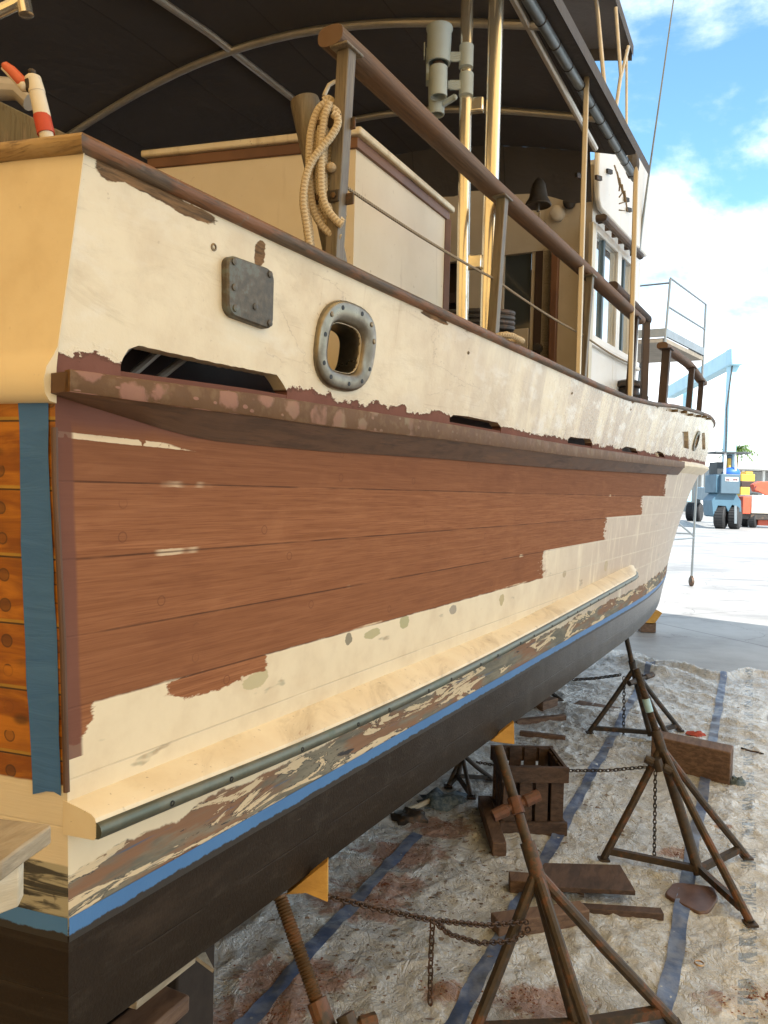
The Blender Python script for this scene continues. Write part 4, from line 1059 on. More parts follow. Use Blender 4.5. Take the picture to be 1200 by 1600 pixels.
# awning poles
for (ub, vb, ut, vt, w) in ((903, 588, 917, 112, .034), (984, 616, 994, 262, .040)):
    y = capy(ub, vb)+.06; a, b = P(ub, vb+10, y), P(ut, vt, y)
    m_ = M(); m_.sweep([a, b.lerp(a, .02), b], [(Vector((.93, -.36, 0)), Vector((.36, .93, 0)))]*3, lambda t: [(w*q*(1 if t < .99 else .4)*.8, w*s_*.8) for q, s_ in ((-.5, -.35), (-.35, -.5), (.35, -.5), (.5, -.35), (.5, .35), (.35, .5), (-.35, .5), (-.5, .35))])
    build('awning_pole', m_, MATS['alu_cream'], boat, 30)
mb = M(); q = P(988, 258, 5.45); mb.ball(q, (.05, .05, .10), 10, 6); build('pole_cover', mb, MATS['fabric'], boat)

# ---- cabin
cb = Vector((1.48, 5.73, 0))
sd = Vector((.54, .84, 0)).normalized(); aw = Vector((-.885, .466, 0))
ce = cb+sd*1.36; sn = Vector((sd.y, -sd.x, 0)); an = -Vector((aw.y, -aw.x, 0))
if an.y > 0: an = -an
# cabin side / aft wall as slabs
def slab(m_, a, b, z0, z1, nrm, th=.05, mi=0):
    m_.box(((a+b)/2-nrm*th/2)+Vector((0, 0, (z0+z1)/2)), ((b-a).length, th, z1-z0), ((b-a).normalized(), nrm, Vector((0, 0, 1))), mi)
zr = 4.64
def cut(m_, a, b, z0, z1, nrm, opens, th=.05):                 # wall a-b with rectangular openings (s0,s1,z0,z1)
    L = (b-a).length; d = (b-a)/L; xs = sorted({0, L}|{o[0] for o in opens}|{o[1] for o in opens})
    for x0, x1 in zip(xs, xs[1:]):
        o = [q for q in opens if q[0] < (x0+x1)/2 < q[1]]
        if not o: slab(m_, a+d*x0, a+d*x1, z0, z1, nrm, th)
        else:
            slab(m_, a+d*x0, a+d*x1, z0, o[0][2], nrm, th); slab(m_, a+d*x0, a+d*x1, o[0][3], z1, nrm, th)
def s_on(a, d, u, v, nrm=None):                                # distance along a vertical wall seen at a pixel
    r0 = ray(u, v); det = r0.x*(-d.y)+d.x*r0.y
    y = (a.x*(-d.y)+d.x*a.y)/det; s_ = (r0.x*y-a.x)/d.x if abs(d.x) > abs(d.y)*.3 else (y-a.y)/d.y
    return s_, CAMH+r0.z*y
wsl = []
for ul, ur, vt, vb in ((930, 964, 362, 530), (969, 986, 405, 545)):
    s0, z1 = s_on(cb, sd, ul, vt); s1_, _ = s_on(cb, sd, ur, vt+25); _, z0 = s_on(cb, sd, ul, vb-4); wsl.append((s0, s1_, z0, z1))
wz0 = min(w[2] for w in wsl); wz1 = max(w[3] for w in wsl); wsl = [(w[0], w[1], wz0, wz1) for w in wsl]
mb = M(); cut(mb, cb, ce, 2.40, zr, sn, wsl); mb.prism([down(q, zr-.01) for q in (cb+sn*.06, ce+sn*.06, ce+aw*2.1, cb+aw*2.1)], .04)
mb.box(ce+aw*1.0+Vector((0, 0, 3.36)), (2.0, .05, 1.9), (aw, an, Vector((0, 0, 1))))
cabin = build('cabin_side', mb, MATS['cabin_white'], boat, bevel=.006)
for s0, s1_, z0, z1 in wsl:
    m_ = M(); d = sd
    for a, b, zz0, zz1 in ((s0-.05, s0, z0-.05, z1+.05), (s1_, s1_+.05, z0-.05, z1+.05), (s0, s1_, z0-.05, z0), (s0, s1_, z1, z1+.05)):
        slab(m_, cb+d*a+sn*.014, cb+d*b+sn*.014, zz0, zz1, sn, .03)
    build('window_frame', m_, MATS['cabin_white'], cabin, bevel=.004)
    m_ = M(); slab(m_, cb+d*s0-sn*.02, cb+d*s1_-sn*.02, z0, z1, sn, .006); build('window_pane', m_, MATS['side_glass'], cabin)
    m_ = M(); mid = lerp(s0, s1_, .42); slab(m_, cb+d*(mid-.02), cb+d*(mid+.02), z0, z1, sn, .03); build('window_bar', m_, MATS['lift_panel'], cabin)
# teak post at the aft end of the side, ledges
mb = M(); s_, zt_ = s_on(cb, sd, 921, 350); q = cb+sd*s_+sn*.025; mb.box((q.x, q.y, (zt_+2.6)/2), (.03, .07, zt_-2.6), (sn, sd, Vector((0, 0, 1)))); build('side_post', mb, MATS['alu_cream'], cabin, bevel=.004)
mb = M(); slab(mb, cb+sn*.03, ce+sn*.03, wz0-.09, wz0-.06, sn, .05); slab(mb, cb+sn*.02, ce+sn*.02, 2.9, 2.915, sn, .03); build('ledge', mb, MATS['cabin_white'], cabin, bevel=.004)
# grab rail under the flybridge
mb = M(); g0s, g0z = s_on(cb, sd, 924, 333); g1s, g1z = s_on(cb, sd, 984, 412); gz = (g0z+g1z)/2
ga, gb = cb+sd*g0s+sn*.09+Vector((0, 0, gz)), cb+sd*(g1s+.0)+sn*.09+Vector((0, 0, gz)); mb.tube([ga-sn*.05-Vector((0, 0, .0)), ga, ga.lerp(gb, .5), gb], .028, 10)
for i in range(6):
    q = ga.lerp(gb, (i+.3)/6); mb.bar(q, q-sn*.055, .02, .04)
build('grab_rail', mb, MATS['old_timber'], cabin)
# flybridge side with rounded aft corner
fz0, fz1 = 4.30, 5.02
mb = M(); fb_ = cb+sd*-.10+sn*.03; fe = cb+sd*1.4+sn*.03
mb.prism([fb_+Vector((0, 0, z))+sd*s_ for s_, z in ((0.10, fz0), (1.42, fz0), (1.42, fz1), (.12, fz1), (.03, fz1-.06), (0, fz1-.2), (0.0, fz0+.2), (.03, fz0+.05))], .04)
fly = build('flybridge_side', mb, MATS['cabin_white'], boat, bevel=.012)
mb = M()
for u, v in ((947, 267), (930, 277), (974, 311), (978, 327), (899, 274)):
    s_, z = s_on(fb_+sn*.04, sd, u, v); mb.bar(fb_+sn*.045+sd*s_+Vector((0, 0, z)), fb_+sn*.06+sd*(s_+.07)+Vector((0, 0, z+.01)), .02, .03)
build_each('vent_clip', mb, MATS['stand_dark'], fly)
# aft wall
wn = []
mb = M(); cut(mb, cb, cb+aw*2.4, 2.40, zr, an, [(.95, 1.75, 2.55, 3.9)]) if False else slab(mb, cb, cb+aw*.36, 2.40, zr, an)
dz = 4.05
slab(mb, cb+aw*.36, cb+aw*3.1, dz, zr, an)
sA, _ = s_on(cb, aw, 862, 450); sB, _ = s_on(cb, aw, 835, 450); sC, _ = s_on(cb, aw, 829, 450); sD, wzt = s_on(cb, aw, 793, 353); sE, wzb = s_on(cb, aw, 825, 512)
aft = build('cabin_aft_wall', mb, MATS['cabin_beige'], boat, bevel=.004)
mb = M(); slab(mb, cb+aw*(sA+.0), cb+aw*sB, 2.42, dz, an, .06); door = build('door_edge', mb, MATS['door_brown'], aft, bevel=.004)
mb = M(); q = cb+aw*(sA-.03)+an*.02; mb.box((q.x, q.y, 3.25), (.05, .07, 1.7), (aw, an, Vector((0, 0, 1)))); build('door_post', mb, MATS['trim_teak'], aft, bevel=.004)
mb = M(); slab(mb, cb+aw*(sB+.0)-an*.01, cb+aw*(sE-.01)-an*.01, 2.42, dz, an, .04); slab(mb, cb+aw*(sE)-an*.01, cb+aw*(sD+.02)-an*.01, 2.42, wzb, an, .04); slab(mb, cb+aw*sE-an*.01, cb+aw*(sD+.02)-an*.01, wzt, dz, an, .04)
slab(mb, cb+aw*(sD+.02)-an*.01, cb+aw*(sD+.32)-an*.01, 2.42, dz, an, .04)
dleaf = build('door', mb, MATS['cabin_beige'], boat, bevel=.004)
mb = M(); slab(mb, cb+aw*sE-an*.035, cb+aw*(sD+.02)-an*.035, wzb, wzt, an, .006); build('door_pane', mb, MATS['window_glass'], dleaf)
mb = M(); L = sD+.02-sE
mb.grid(lambda k, z: cb+aw*(sE+L*k)-an*(.07+.012*math.sin(k*40))+Vector((0, 0, z)), [i/60 for i in range(61)], [lerp(wzb, wzt, .3), wzt]); build('curtain', mb, MATS['curtain'], dleaf, 60)
mb = M(); slab(mb, cb+aw*(sD+.34), cb+aw*(sD+.40), 2.42, dz, an, .05); slab(mb, cb+aw*(sD+.40), cb+aw*3.1, 3.72, 3.80, an, .05); build('door_frame', mb, MATS['door_brown'], aft, bevel=.004)
mb = M(); slab(mb, cb+aw*(sD+.40)-an*.25, cb+aw*3.1-an*.25, 2.42, dz+.5, an, .03); build('companionway', mb, MATS['door_brown'], aft)
mb = M(); s_, z = s_on(cb, aw, 843, 545); q = cb+aw*s_+an*.02+Vector((0, 0, z)); mb.lathe(q, an, [(0, .035), (.01, .035), (.012, .015), (.05, .015), (.055, .03), (.07, .026)], 14); build('door_knob', mb, MATS['stand_dark'], aft)
mb = M(); s_, z = s_on(cb, aw, 872, 335); q = cb+aw*s_+an*.02+Vector((0, 0, z)); mb.ball(q, (.062, .035, .062), 14, 8); build('lamp', mb, MATS['cabin_beige'], aft); 
mb = M(); mb.ball(q+sn*.09+Vector((0, 0, .07)), (.05, .035, .055), 12, 6); build('horn', mb, MATS['stand_dark'], aft)
# ship's bell hung on the aft wall
bq = P(842, 283, 5.15); bs = 5.15/F
mb = M(); mb.lathe(bq, (0, 0, -1), [(-.02, .012), (0, .03), (.02, .042), (.06, .052), (.11, .062), (.14, .08), (.158, .088), (.163, .084), (.15, .07)], 20)
mb.tube([bq+Vector((0, 0, -.12)), bq+Vector((0, 0, -.2))], .01, 8); mb.tube([bq+Vector((0, 0, .01)), bq+Vector((.02, .2, .03)), bq+Vector((.03, .5, .03))], .012, 8)
build('bell', mb, MATS['bell_bronze'], boat, 50)
mb = M(); mb.tube([bq+Vector((.01, 0, -.19)), bq+Vector((.012, .01, -.3)), bq+Vector((0, .01, -.36))], .006, 8); build('bell_rope', mb, MATS['rope_thin'], boat)

# ---- flybridge bimini and antennas
bz_ = 5.92
c1 = G(988, 76, bz_); c0 = c1-AX*2.6; c2 = c1-OUT*1.9
mb = M(); cc0 = [c1, c0, c0-OUT*1.9, c2]
mb.grid(lambda s_, k: c1-AX*(2.6*s_)-OUT*(1.9*k)+Vector((0, 0, .14*math.sin(math.pi*k)+.05*s_*(1-s_))), [i/10 for i in range(11)], [i/8 for i in range(9)])
mb.grid(lambda s_, k: c1-AX*(2.6*s_)-OUT*(1.9*k)+Vector((0, 0, .02+.14*math.sin(math.pi*k)+.05*s_*(1-s_))), [i/10 for i in range(11)], [i/8 for i in range(9)])
mb.grid(lambda s_, k: c1-AX*(2.6*s_)+Vector((0, 0, -.09*k+.02))+OUT*.01, [i/10 for i in range(11)], [0, 1])
mb.grid(lambda s_, k: c1-OUT*(1.9*s_)+Vector((0, 0, -.12*k+.02+.14*math.sin(math.pi*s_))), [i/10 for i in range(11)], [0, 1])
build('bimini_top', mb, MATS['fabric'], boat, 60)
for pts_, r_ in ((((928, -30), (934, 20), (949, 185)), .016), (((962, 12), (970, 118), (958, 200)), .014), (((982, 72), (970, 122)), .013), (((979, 78), (979, 225)), .010)):
    m_ = M(); m_.tube([P(u, v, 5.75) for u, v in pts_], r_, 8); build('bimini_strut', m_, MATS['steel_tube'], boat)
mb = M(); mb.tube([P(998, 392, 6.6), P(1002, 360, 6.6), P(1010, 300, 6.6), P(1030, 160, 6.6), P(1058, -40, 6.6)], [.016, .012, .009, .007, .005], 8); build('whip_antenna', mb, MATS['galv'], boat)
mb = M()
for s_ in range(5):
    a = P(960+s_*4, 258+s_*10, 5.7); mb.tube([a, a+Vector((.03, .02, -.06-.02*s_)), a+Vector((.05-.02*s_, .03, -.13))], .006, 6)
build_each('loose_line', mb, MATS['rope_thin'], boat)
# low coil of hose and fender on deck behind the ladder
mb = M()
c = P(745, 520, ly+.30)
mb.tube([c+Vector((.17*math.cos(a), .14*math.sin(a), .0037*a+.015*math.sin(a))) for a in [2*math.pi*i/24 for i in range(97)]], .012, 8)
hs = build('deck_hose', mb, MATS['stand_dark'], None, loc=P(745, 520, ly+.30)); tag(hs, 'dark hose coiled on the side deck behind the ladder rails', 'hose')

# ---- rope coil hanging off the hook, beside the first stanchion
ro = thing('rope_coil', 'tan braided rope coiled and hung beside the first handrail stanchion', 'rope', P(505, 340, p1.y))
rm = M(); y0 = p1.y-.02
def strand(pix, dy, r_=.0112):
    pp = [P(u, v, y0+dy) for u, v in pix]; out = []
    for i in range(len(pp)-1):                                  # Catmull-Rom
        a, b, c, d = pp[max(i-1, 0)], pp[i], pp[i+1], pp[min(i+2, len(pp)-1)]
        for k in range(6):
            t = k/6; out.append(.5*((2*b)+(c-a)*t+(2*a-5*b+4*c-d)*t*t+(3*b-a-3*c+d)*t**3))
    out.append(pp[-1]); rm.tube(out, r_, 12)
strand([(512, 162), (500, 172), (492, 205), (489, 250), (490, 300), (500, 335), (520, 358), (533, 366)], .03)
strand([(514, 160), (505, 175), (500, 210), (498, 255), (499, 300), (508, 330), (524, 350), (534, 357)], .02)
strand([(516, 160), (511, 178), (507, 215), (506, 260), (507, 300), (515, 325), (530, 342), (535, 348)], .01)
strand([(520, 162), (518, 180), (516, 220), (515, 260), (515, 300), (521, 318), (534, 332), (536, 338)], .03)
strand([(511, 160), (497, 172), (486, 205), (483, 250), (485, 300), (494, 338), (514, 364), (533, 372)], .012)
strand([(515, 161), (508, 180), (503, 215), (502, 258), (503, 300), (511, 326), (526, 345), (535, 352)], -.018)
strand([(512, 165), (520, 170), (527, 176), (530, 186)], -.005)
strand([(505, 158), (514, 155), (522, 164), (525, 175), (523, 195), (520, 240), (520, 300), (530, 322)], .03)
build('coil', rm, MATS['rope_tan'], ro, 60); rm = M()
strand([(520, 178), (527, 184), (527, 196), (517, 214), (502, 232), (486, 255), (477, 282), (474, 315), (478, 345), (485, 392)], -.032)
strand([(527, 186), (521, 205), (505, 228), (490, 252), (480, 280), (478, 315), (482, 350), (487, 395)], .012)
build('tail', rm, MATS['rope_tan'], ro, 60)
# short cleat line lying on the cap rail
mb = M(); c = P(790, 533, capy(790, 536)+.03)
mb.tube([c+Vector((.06*math.cos(a)*1.3, .05*math.sin(a)+.03*math.cos(a), .012+.008*math.sin(3*a))) for a in [2*math.pi*i/18*1.9 for i in range(19)]], .011, 10)
cl = build('rope_end', mb, MATS['rope_tan'], None, loc=c); tag(cl, 'short tan rope end bunched on the cap rail by the second stanchion', 'rope')

# ------------------------------------------------------------------ things on and beside the boat
q = tcap(.058); b0 = Vector((q.x, q.y, zcap(1.47)+.002)); yn = q.y
nz = thing('spray_nozzle', 'cream and red trigger hose nozzle standing on the golden transom cap rail', 'hose nozzle', b0)
b0 = P(73, 214, yn); b1 = P(66, 180, yn); b2 = P(52, 122, yn)
d = (b2-b0).normalized()
mb = M(); mb.lathe(b1-d*.012, d, [(0, .0150), (.012, .0155), (.055, .0145), (.056, .0155), (.062, .0150), (.085, .013)], 18); mb.lathe(b0-d*.006, d, [(0, .0125), (.012, .0135), (.02, .012)], 18)
mb.ball(b2+Vector((0, 0, -.004)), (.0165, .014, .012), 12, 8); build('body', mb, MATS['white_plastic'], nz, 40)
mb = M(); mb.lathe(b0+d*.006, d, [(0, .0165), (.034, .0162), (.038, .0145)], 18); build('collar', mb, MATS['red_plastic'], nz, 40)
mb = M(); L_ = [(P(42, 131, yn), .0085), (P(33, 127, yn), .0115), (P(18, 111, yn), .0105), (P(8, 103, yn), .0085), (P(4, 101, yn), .004)]
mb.tube([p for p, _ in L_], [r_ for _, r_ in L_], 14); build('grip', mb, MATS['orange_red'], nz, 50)
mb = M(); mb.tube([P(37, 139, yn)-FW*.0, P(26, 126, yn), P(14, 114, yn), P(4, 106, yn)], [.006, .007, .0065, .004], 10); mb.ball(P(38, 135, yn), (.011, .011, .010), 10, 6); build('trigger', mb, MATS['white_plastic'], nz, 50)
mb = M(); mb.ball(b2+d*.012, (.008, .008, .006), 10, 6); mb.lathe(b2-d*.024-RT*.006, d, [(0, .0125), (.018, .0125)], 12); build('valve', mb, MATS['stand_dark'], nz)
# boards lying on the aft deck
pp = [P(-60, 135, 2.35), P(0, 158, 2.30), P(118, 216, 2.22), P(118, 240, 2.22), P(-60, 240, 2.35)]
mb = M(); mb.prism([p for p in pp], .03); o = build('board', mb, MATS['grey_post'], None, loc=pp[2], bevel=.004); tag(o, 'grey weathered board propped on the aft deck behind the transom cap', 'board')
mb = M(); mb.tube([P(-40, 146, 2.5), P(0, 138, 2.5), P(30, 140, 2.5), P(50, 158, 2.5)], .035, 12); o = build('fender', mb, MATS['cabin_beige'], None, loc=P(20, 140, 2.5)); tag(o, 'dull beige rolled bundle behind the spray nozzle on the aft deck', 'bundle')
mb = M(); mb.tube([P(-30, 32, 2.6), P(24, 6, 2.6), P(40, -5, 2.6)], .021, 12); mb.lathe(P(35, -12, 2.6), P(41, 23, 2.6)-P(35, -12, 2.6), [(0, .022), (.075, .024), (.078, .017)], 16); build('awning_frame_end', mb, MATS['steel_bright'], boat)

# staging planks at the stern
st = thing('staging', 'weathered scaffold plank on a pale timber bearer at the stern corner', 'staging', (-1.0, 1.3, 0))
sy = 1.18
mb = M(); A, B_, C_, D_ = P(-260, 1300, 1.0), P(36, 1336, 1.0), P(78, 1291, 1.19), P(-240, 1262, 1.25)
zt = 1.60; pl = [G(-300, 1372, zt), G(0, 1352, zt), G(78, 1296, zt), G(60, 1284, zt), G(-300, 1268, zt)]
pl = [Vector((q.x, q.y, zt)) for q in pl]
zt = B_.z
pl = [G(u, v, zt) for u, v in ((-300, 1420), (2, 1347), (40, 1318), (80, 1291), (78, 1287), (0, 1278), (-300, 1262))]
mb.prism([p-Vector((0, 0, .026)) for p in pl], .026); build('plank', mb, MATS['timber_pale'], st, bevel=.003)
mb = M(); zt2 = zt-.028; bl = [G(u, v, zt2) for u, v in ((-300, 1440), (36, 1342), (38, 1333), (-300, 1400))]
pl2 = [G(u, v, zt2) for u, v in ((-300, 1470), (30, 1352), (38, 1336), (-300, 1300))]
mb.prism([p-Vector((0, 0, .058)) for p in pl2], .057); build('bearer', mb, MATS['timber_white'], st, bevel=.003)
mb = M()
for x, y in ((-.95, 1.05), (-1.5, 1.35)):
    mb.box((x, y, (zt-.09)/2), (.09, .09, zt-.09))
build_each('leg', mb, MATS['timber_dark'], st)

# ------------------------------------------------------------------ boat stands
def gz_(x, y): return sheet_h(x, y)
def sheet_h(x, y):
    q = x-.475*y
    h = .010*mnoise.noise(Vector((x*2.2, y*2.2, 0)))+.007*mnoise.noise(Vector((x*6, y*5, 3)))+.003*mnoise.noise(Vector((x*16, y*15, 6)))
    # long folds
    for k, (a, b, c, w, hh) in enumerate(((.475, 1., 10.05, .13, .05), (.62, 1., 9.2, .10, .04), (.30, 1., 8.35, .10, .032), (.75, 1., 8.0, .06, .02), (-.2, 1., 5.6, .035, .012), (.9, 1., 6.2, .03, .012), (-.55, 1., 3.1, .03, .014), (.1, 1., 4.45, .025, .010))):
        dd = (a*x+b*y-c)+.25*mnoise.noise(Vector((x*1.1, y*.7, k*5.)))
        h += hh*math.exp(-(dd/w)**2)*(.6+.6*mnoise.noise(Vector((x*1.4, y*1.4, k+9.))))
    for fq, am, sd_ in ((3.1, .016, 11.), (6.7, .010, 4.), (12.5, .006, 7.)):
        wx = x+.12*mnoise.noise(Vector((x*2, y*2, sd_))); rg = 1-abs(mnoise.noise(Vector((wx*fq+2, y*fq*.8, sd_))))*2; h += am*max(0, rg)**4
    return max(.006, .017+h)
def stand(name_label, foot, hub, apex, top, mat, handle=None, pad=None, rad=.021, group='boat stands under the hull', thread=True):
    base = Vector((hub.x, hub.y, 0)); s_ = thing('boat_stand', name_label, 'boat stand', base, group)
    for f in foot:
        m_ = M(); f = Vector(f); m_.tube([apex+(f-apex)*.0, apex.lerp(f, .5), f+Vector((0, 0, .018))], rad*.82, 10); m_.box(f+Vector((0, 0, .012)), (.06, .06, .012)); build('leg', m_, mat, s_)
    m_ = M(); m_.tube([hub, hub.lerp(apex, .5), apex, apex.lerp(top, .22)], rad*1.15, 12); build('column', m_, mat, s_)
    m_ = M()
    for f in foot: m_.bar(hub+Vector((0, 0, .03)), Vector(f).lerp(apex, .09), rad*1.1, rad*1.4)
    build_each('strut', m_, mat, s_)
    m_ = M(); a = apex.lerp(top, .2); d_ = (top-a); L = d_.length; n_ = int(L/.0042); pr = [(0, rad*.8)]
    for i in range(n_): pr.append((L*i/n_, rad*((.84 if i % 2 else .70) if thread else .80)))
    pr.append((L, rad*.8)); m_.lathe(a, d_, pr, 12); build('screw', m_, MATS['screw_bronze'] if (pad and thread) else mat, s_, 60)
    if handle:
        p, q_ = handle; m_ = M(); p, q_ = Vector(p), Vector(q_); m_.tube([p, p.lerp(q_, .5), q_], rad*.62, 10); m_.lathe(p-(q_-p)*.0, (q_-p), [(0, rad*.9), ((q_-p).length*.3, rad*.95), ((q_-p).length*.34, rad*.6)], 10); m_.lathe(q_, (p-q_), [(0, rad*.9), ((q_-p).length*.3, rad*.95), ((q_-p).length*.34, rad*.6)], 10)
        c_ = p.lerp(q_, .5); m_.lathe(c_-d_.normalized()*.035, d_, [(0, rad*1.05), (.07, rad*1.05)], 12); build('handle', m_, MATS['rusty_red'] if (pad and rad > .028) else mat, s_)
    if pad:
        m_ = M(); pts_, y_, th_ = pad; pp_ = [P(u, v, y_) for u, v in pts_]
        o_ = (pp_[1]-pp_[0]).cross(pp_[2]-pp_[0]); m_.prism(pp_ if o_.y > 0 else pp_[::-1], th_); build('pad', m_, MATS['ply_yellow'], s_, bevel=.002)
    return s_
def gp3(u, v): 
    p = G(u, v); return Vector((p.x, p.y, sheet_h(p.x, p.y)))
RS, SD = MATS['rust_steel'], MATS['stand_dark']
# second stand from the stern (nearest one seen whole)
padA = hullp(3.50, 1.075)+Vector((0, 0, -.035))
topA = P(778, 1166, 3.50); apA = P(838, 1362, 3.22); hubA = P(905, 1640, 3.0)
stand('rusty boat stand with yellow pad and red handle in front of the slatted crate', [gp3(1052, 1612), gp3(735, 1640), gp3(960, 1760)], Vector((hubA.x, hubA.y, .06)), apA, topA, RS, (P(842, 1242, 3.36), P(770, 1275, 3.30)), ([(766, 1158), (803, 1128), (804, 1163), (784, 1161)], 3.53, .03), .029, thread=False)
# first stand: threaded screw next to the stern
top0 = P(437, 1400, 2.13); ap0 = P(512, 1612, 1.98)
stand('boat stand with long threaded screw and yellow pad nearest the stern', [gp3(700, 2300), gp3(380, 2250), gp3(600, 2600)], Vector((.0, 1.75, .06)), ap0, top0, RS, (P(588, 1594, 2.0), P(505, 1622, 1.95)), ([(447, 1398), (512, 1346), (512, 1410), (478, 1396)], 2.19, .03), .024)
# third and fourth stands
hB = gp3(1092, 1378)
stB = stand('boat stand with tall bare post standing beside the big timber block', [gp3(943, 1353), gp3(1166, 1349), gp3(1172, 1452)], hB+Vector((0, 0, .03)), P(1033, 1168, 4.55), P(994, 1045, 4.62), RS, (P(1008, 1185, 4.5), P(1050, 1205, 4.45)), None, .027)
mb = M(); a, b = P(1009, 1092, 4.585), P(1015, 1112, 4.575); mb.lathe(a, b-a, [(0, .0232), ((b-a).length*.4, .0236), ((b-a).length, .0232)], 12); build('paint_band', mb, MATS['lift_light_blue'], stB)
hC = gp3(1017, 1159)
stand('dark boat stand holding the forward part of the hull, beyond the tall post stand', [gp3(921, 1150), gp3(1062, 1147), gp3(1063, 1196)], hC+Vector((0, 0, .03)), P(990, 1046, 6.95), P(976, 985, 6.85), SD, (P(1020, 1054, 6.9), P(983, 1068, 6.7)), None, .027)
# stands on the far side, under the hull
for (fa, hu, ap, tp, lb) in (([gp3(736, 1255), gp3(767, 1226), gp3(700, 1236)], gp3(714, 1232), P(722, 1178, 5.75), P(690, 1090, 5.8), 'small dark stand under the hull, left of the slatted crate'),
                             ([gp3(875, 1103), gp3(850, 1108), gp3(862, 1090)], gp3(858, 1098), P(850, 1070, 8.2), P(838, 1020, 8.2), 'small dark stand under the hull, far behind the slatted crate')):
    stand(lb, fa, hu+Vector((0, 0, .04)), ap, tp, SD, None, None, .02)

# chains
def chain(pts, label, pitch=.027, mat='rust_chain', r_=.0033, sag=.0):
    m_ = M(); path = []
    for a, b in zip(pts, pts[1:]):
        n_ = max(1, int((b-a).length/.01))
        for i in range(n_):
            t = i/n_; q_ = a.lerp(b, t); q_.z -= sag*4*t*(1-t)*(b-a).length; path.append(q_)
    path.append(pts[-1]); acc = 0; i = 0; nxt = 0; k = 0; S_ = [0]
    for a, b in zip(path, path[1:]): S_.append(S_[-1]+(b-a).length)
    def at(s_):
        for j in range(1, len(S_)):
            if S_[j] >= s_: return path[j-1].lerp(path[j], (s_-S_[j-1])/max(1e-6, S_[j]-S_[j-1]))
        return path[-1]
    N_ = int(S_[-1]/pitch)
    for k in range(N_):
        a, b = at(k*pitch), at((k+1)*pitch); d_ = (b-a).normalized(); c_ = (a+b)/2
        up_ = Vector((0, 0, 1)) if abs(d_.z) < .9 else Vector((1, 0, 0)); x_ = d_.cross(up_).normalized(); y_ = d_.cross(x_)
        w_ = (x_ if k % 2 else y_)*.7+(y_ if k % 2 else x_)*.7*(1 if k % 2 else -1)
        w_.normalize(); hl, hw = pitch*.5, pitch*.36; lp = []
        for j in range(12):
            t = 2*math.pi*j/12; lp.append(c_+d_*(hl*math.cos(t)+ (hl*.35 if math.cos(t) > 0 else -hl*.35)*(1 if abs(math.cos(t)) > .2 else 0))+w_*(hw*math.sin(t)))
        m_.tube(lp+[lp[0]], r_, 6, cap=False)
    o = build('chain', m_, MATS[mat], None, loc=pts[0], smooth=60); tag(o, label, 'chain'); return o
j0 = P(676, 1438, 2.62)
chain([P(512, 1400, 2.2), P(590, 1420, 2.4), j0, P(760, 1446, 2.9), P(828, 1440, 3.12)], 'rusty chain strung from the stern stand to the red handled stand', .0265)
chain([j0, P(703, 1460, 2.7), P(750, 1474, 2.85), P(800, 1470, 3.0), P(829, 1450, 3.12)], 'slack lower loop of rusty chain hanging at the legs of the red handled stand', .0265)
chain([j0+Vector((0, 0, -.005)), P(673, 1500, 2.62), P(672, 1570, 2.62)], 'loose rusty chain end hanging straight down from the strung chain', .0265)
chain([P(745, 1191, 5.6), P(800, 1200, 5.3), P(880, 1204, 4.9), P(950, 1204, 4.7), P(1012, 1198, 4.55)], 'thin dark chain stretched across the slatted crate to the tall post stand', .026, 'stand_dark', .0034)
chain([P(1024, 1206, 4.52), P(1023, 1280, 4.52), P(1022, 1357, 4.52)], 'dark chain hanging down inside the legs of the tall post stand', .024, 'stand_dark', .0034)
chain([P(895, 1062, 7.6), P(930, 1060, 7.3), P(972, 1054, 6.95)], 'pale far chain running from the hull to the forward dark stand', .036, 'stand_dark', .005)
chain([P(975, 1058, 6.93), P(975, 1105, 6.93), P(974, 1152, 6.93)], 'far chain hanging inside the legs of the forward dark stand', .034, 'stand_dark', .004)

# ------------------------------------------------------------------ loose timber and bits on the sheet
def ground_box(name, quad, h, mat, label, cat, bevel=.006, group=None):
    pts_ = [G(u, v) for u, v in quad]; base = sum(pts_, Vector((0, 0, 0)))/4; zb_ = .014
    m_ = M(); m_.prism([Vector((p.x, p.y, zb_)) for p in pts_], h)
    o = build(name, m_, mat, None, loc=Vector((base.x, base.y, 0)), bevel=bevel); tag(o, label, cat, group); return o
def gbox(name, p0, dr, L, w, h, mat, label, cat, bevel=.006, z=.016, tilt=0):
    dr = Vector((dr[0], dr[1], 0)).normalized(); sdv = Vector((dr.y, -dr.x, 0)); m_ = M(); c_ = Vector((p0[0], p0[1], z+h/2))+dr*L/2
    m_.box(c_, (L, w, h), (dr, sdv, Vector((0, 0, 1)))); o = build(name, m_, mat, None, loc=Vector((c_.x, c_.y, 0)), bevel=bevel); tag(o, label, cat); return o
TB, TD = MATS['timber_brown'], MATS['timber_dark']
p = G(1140, 1231); lo = Vector((-.80, .60, 0)).normalized()
c_ = Vector((p.x, p.y, 0)); bk = Vector((.50, .87, 0)).normalized()
mb = M(); mb.prism([Vector((c_.x, c_.y, .015)), Vector((c_.x, c_.y, .015))+bk*.20, Vector((c_.x, c_.y, .015))+bk*.20+lo*.60, Vector((c_.x, c_.y, .015))+lo*.60], .255)
o = build('timber_block', mb, TB, None, loc=c_+lo*.3, bevel=.008); tag(o, 'big square brown timber block standing right of the boat stands', 'timber block')
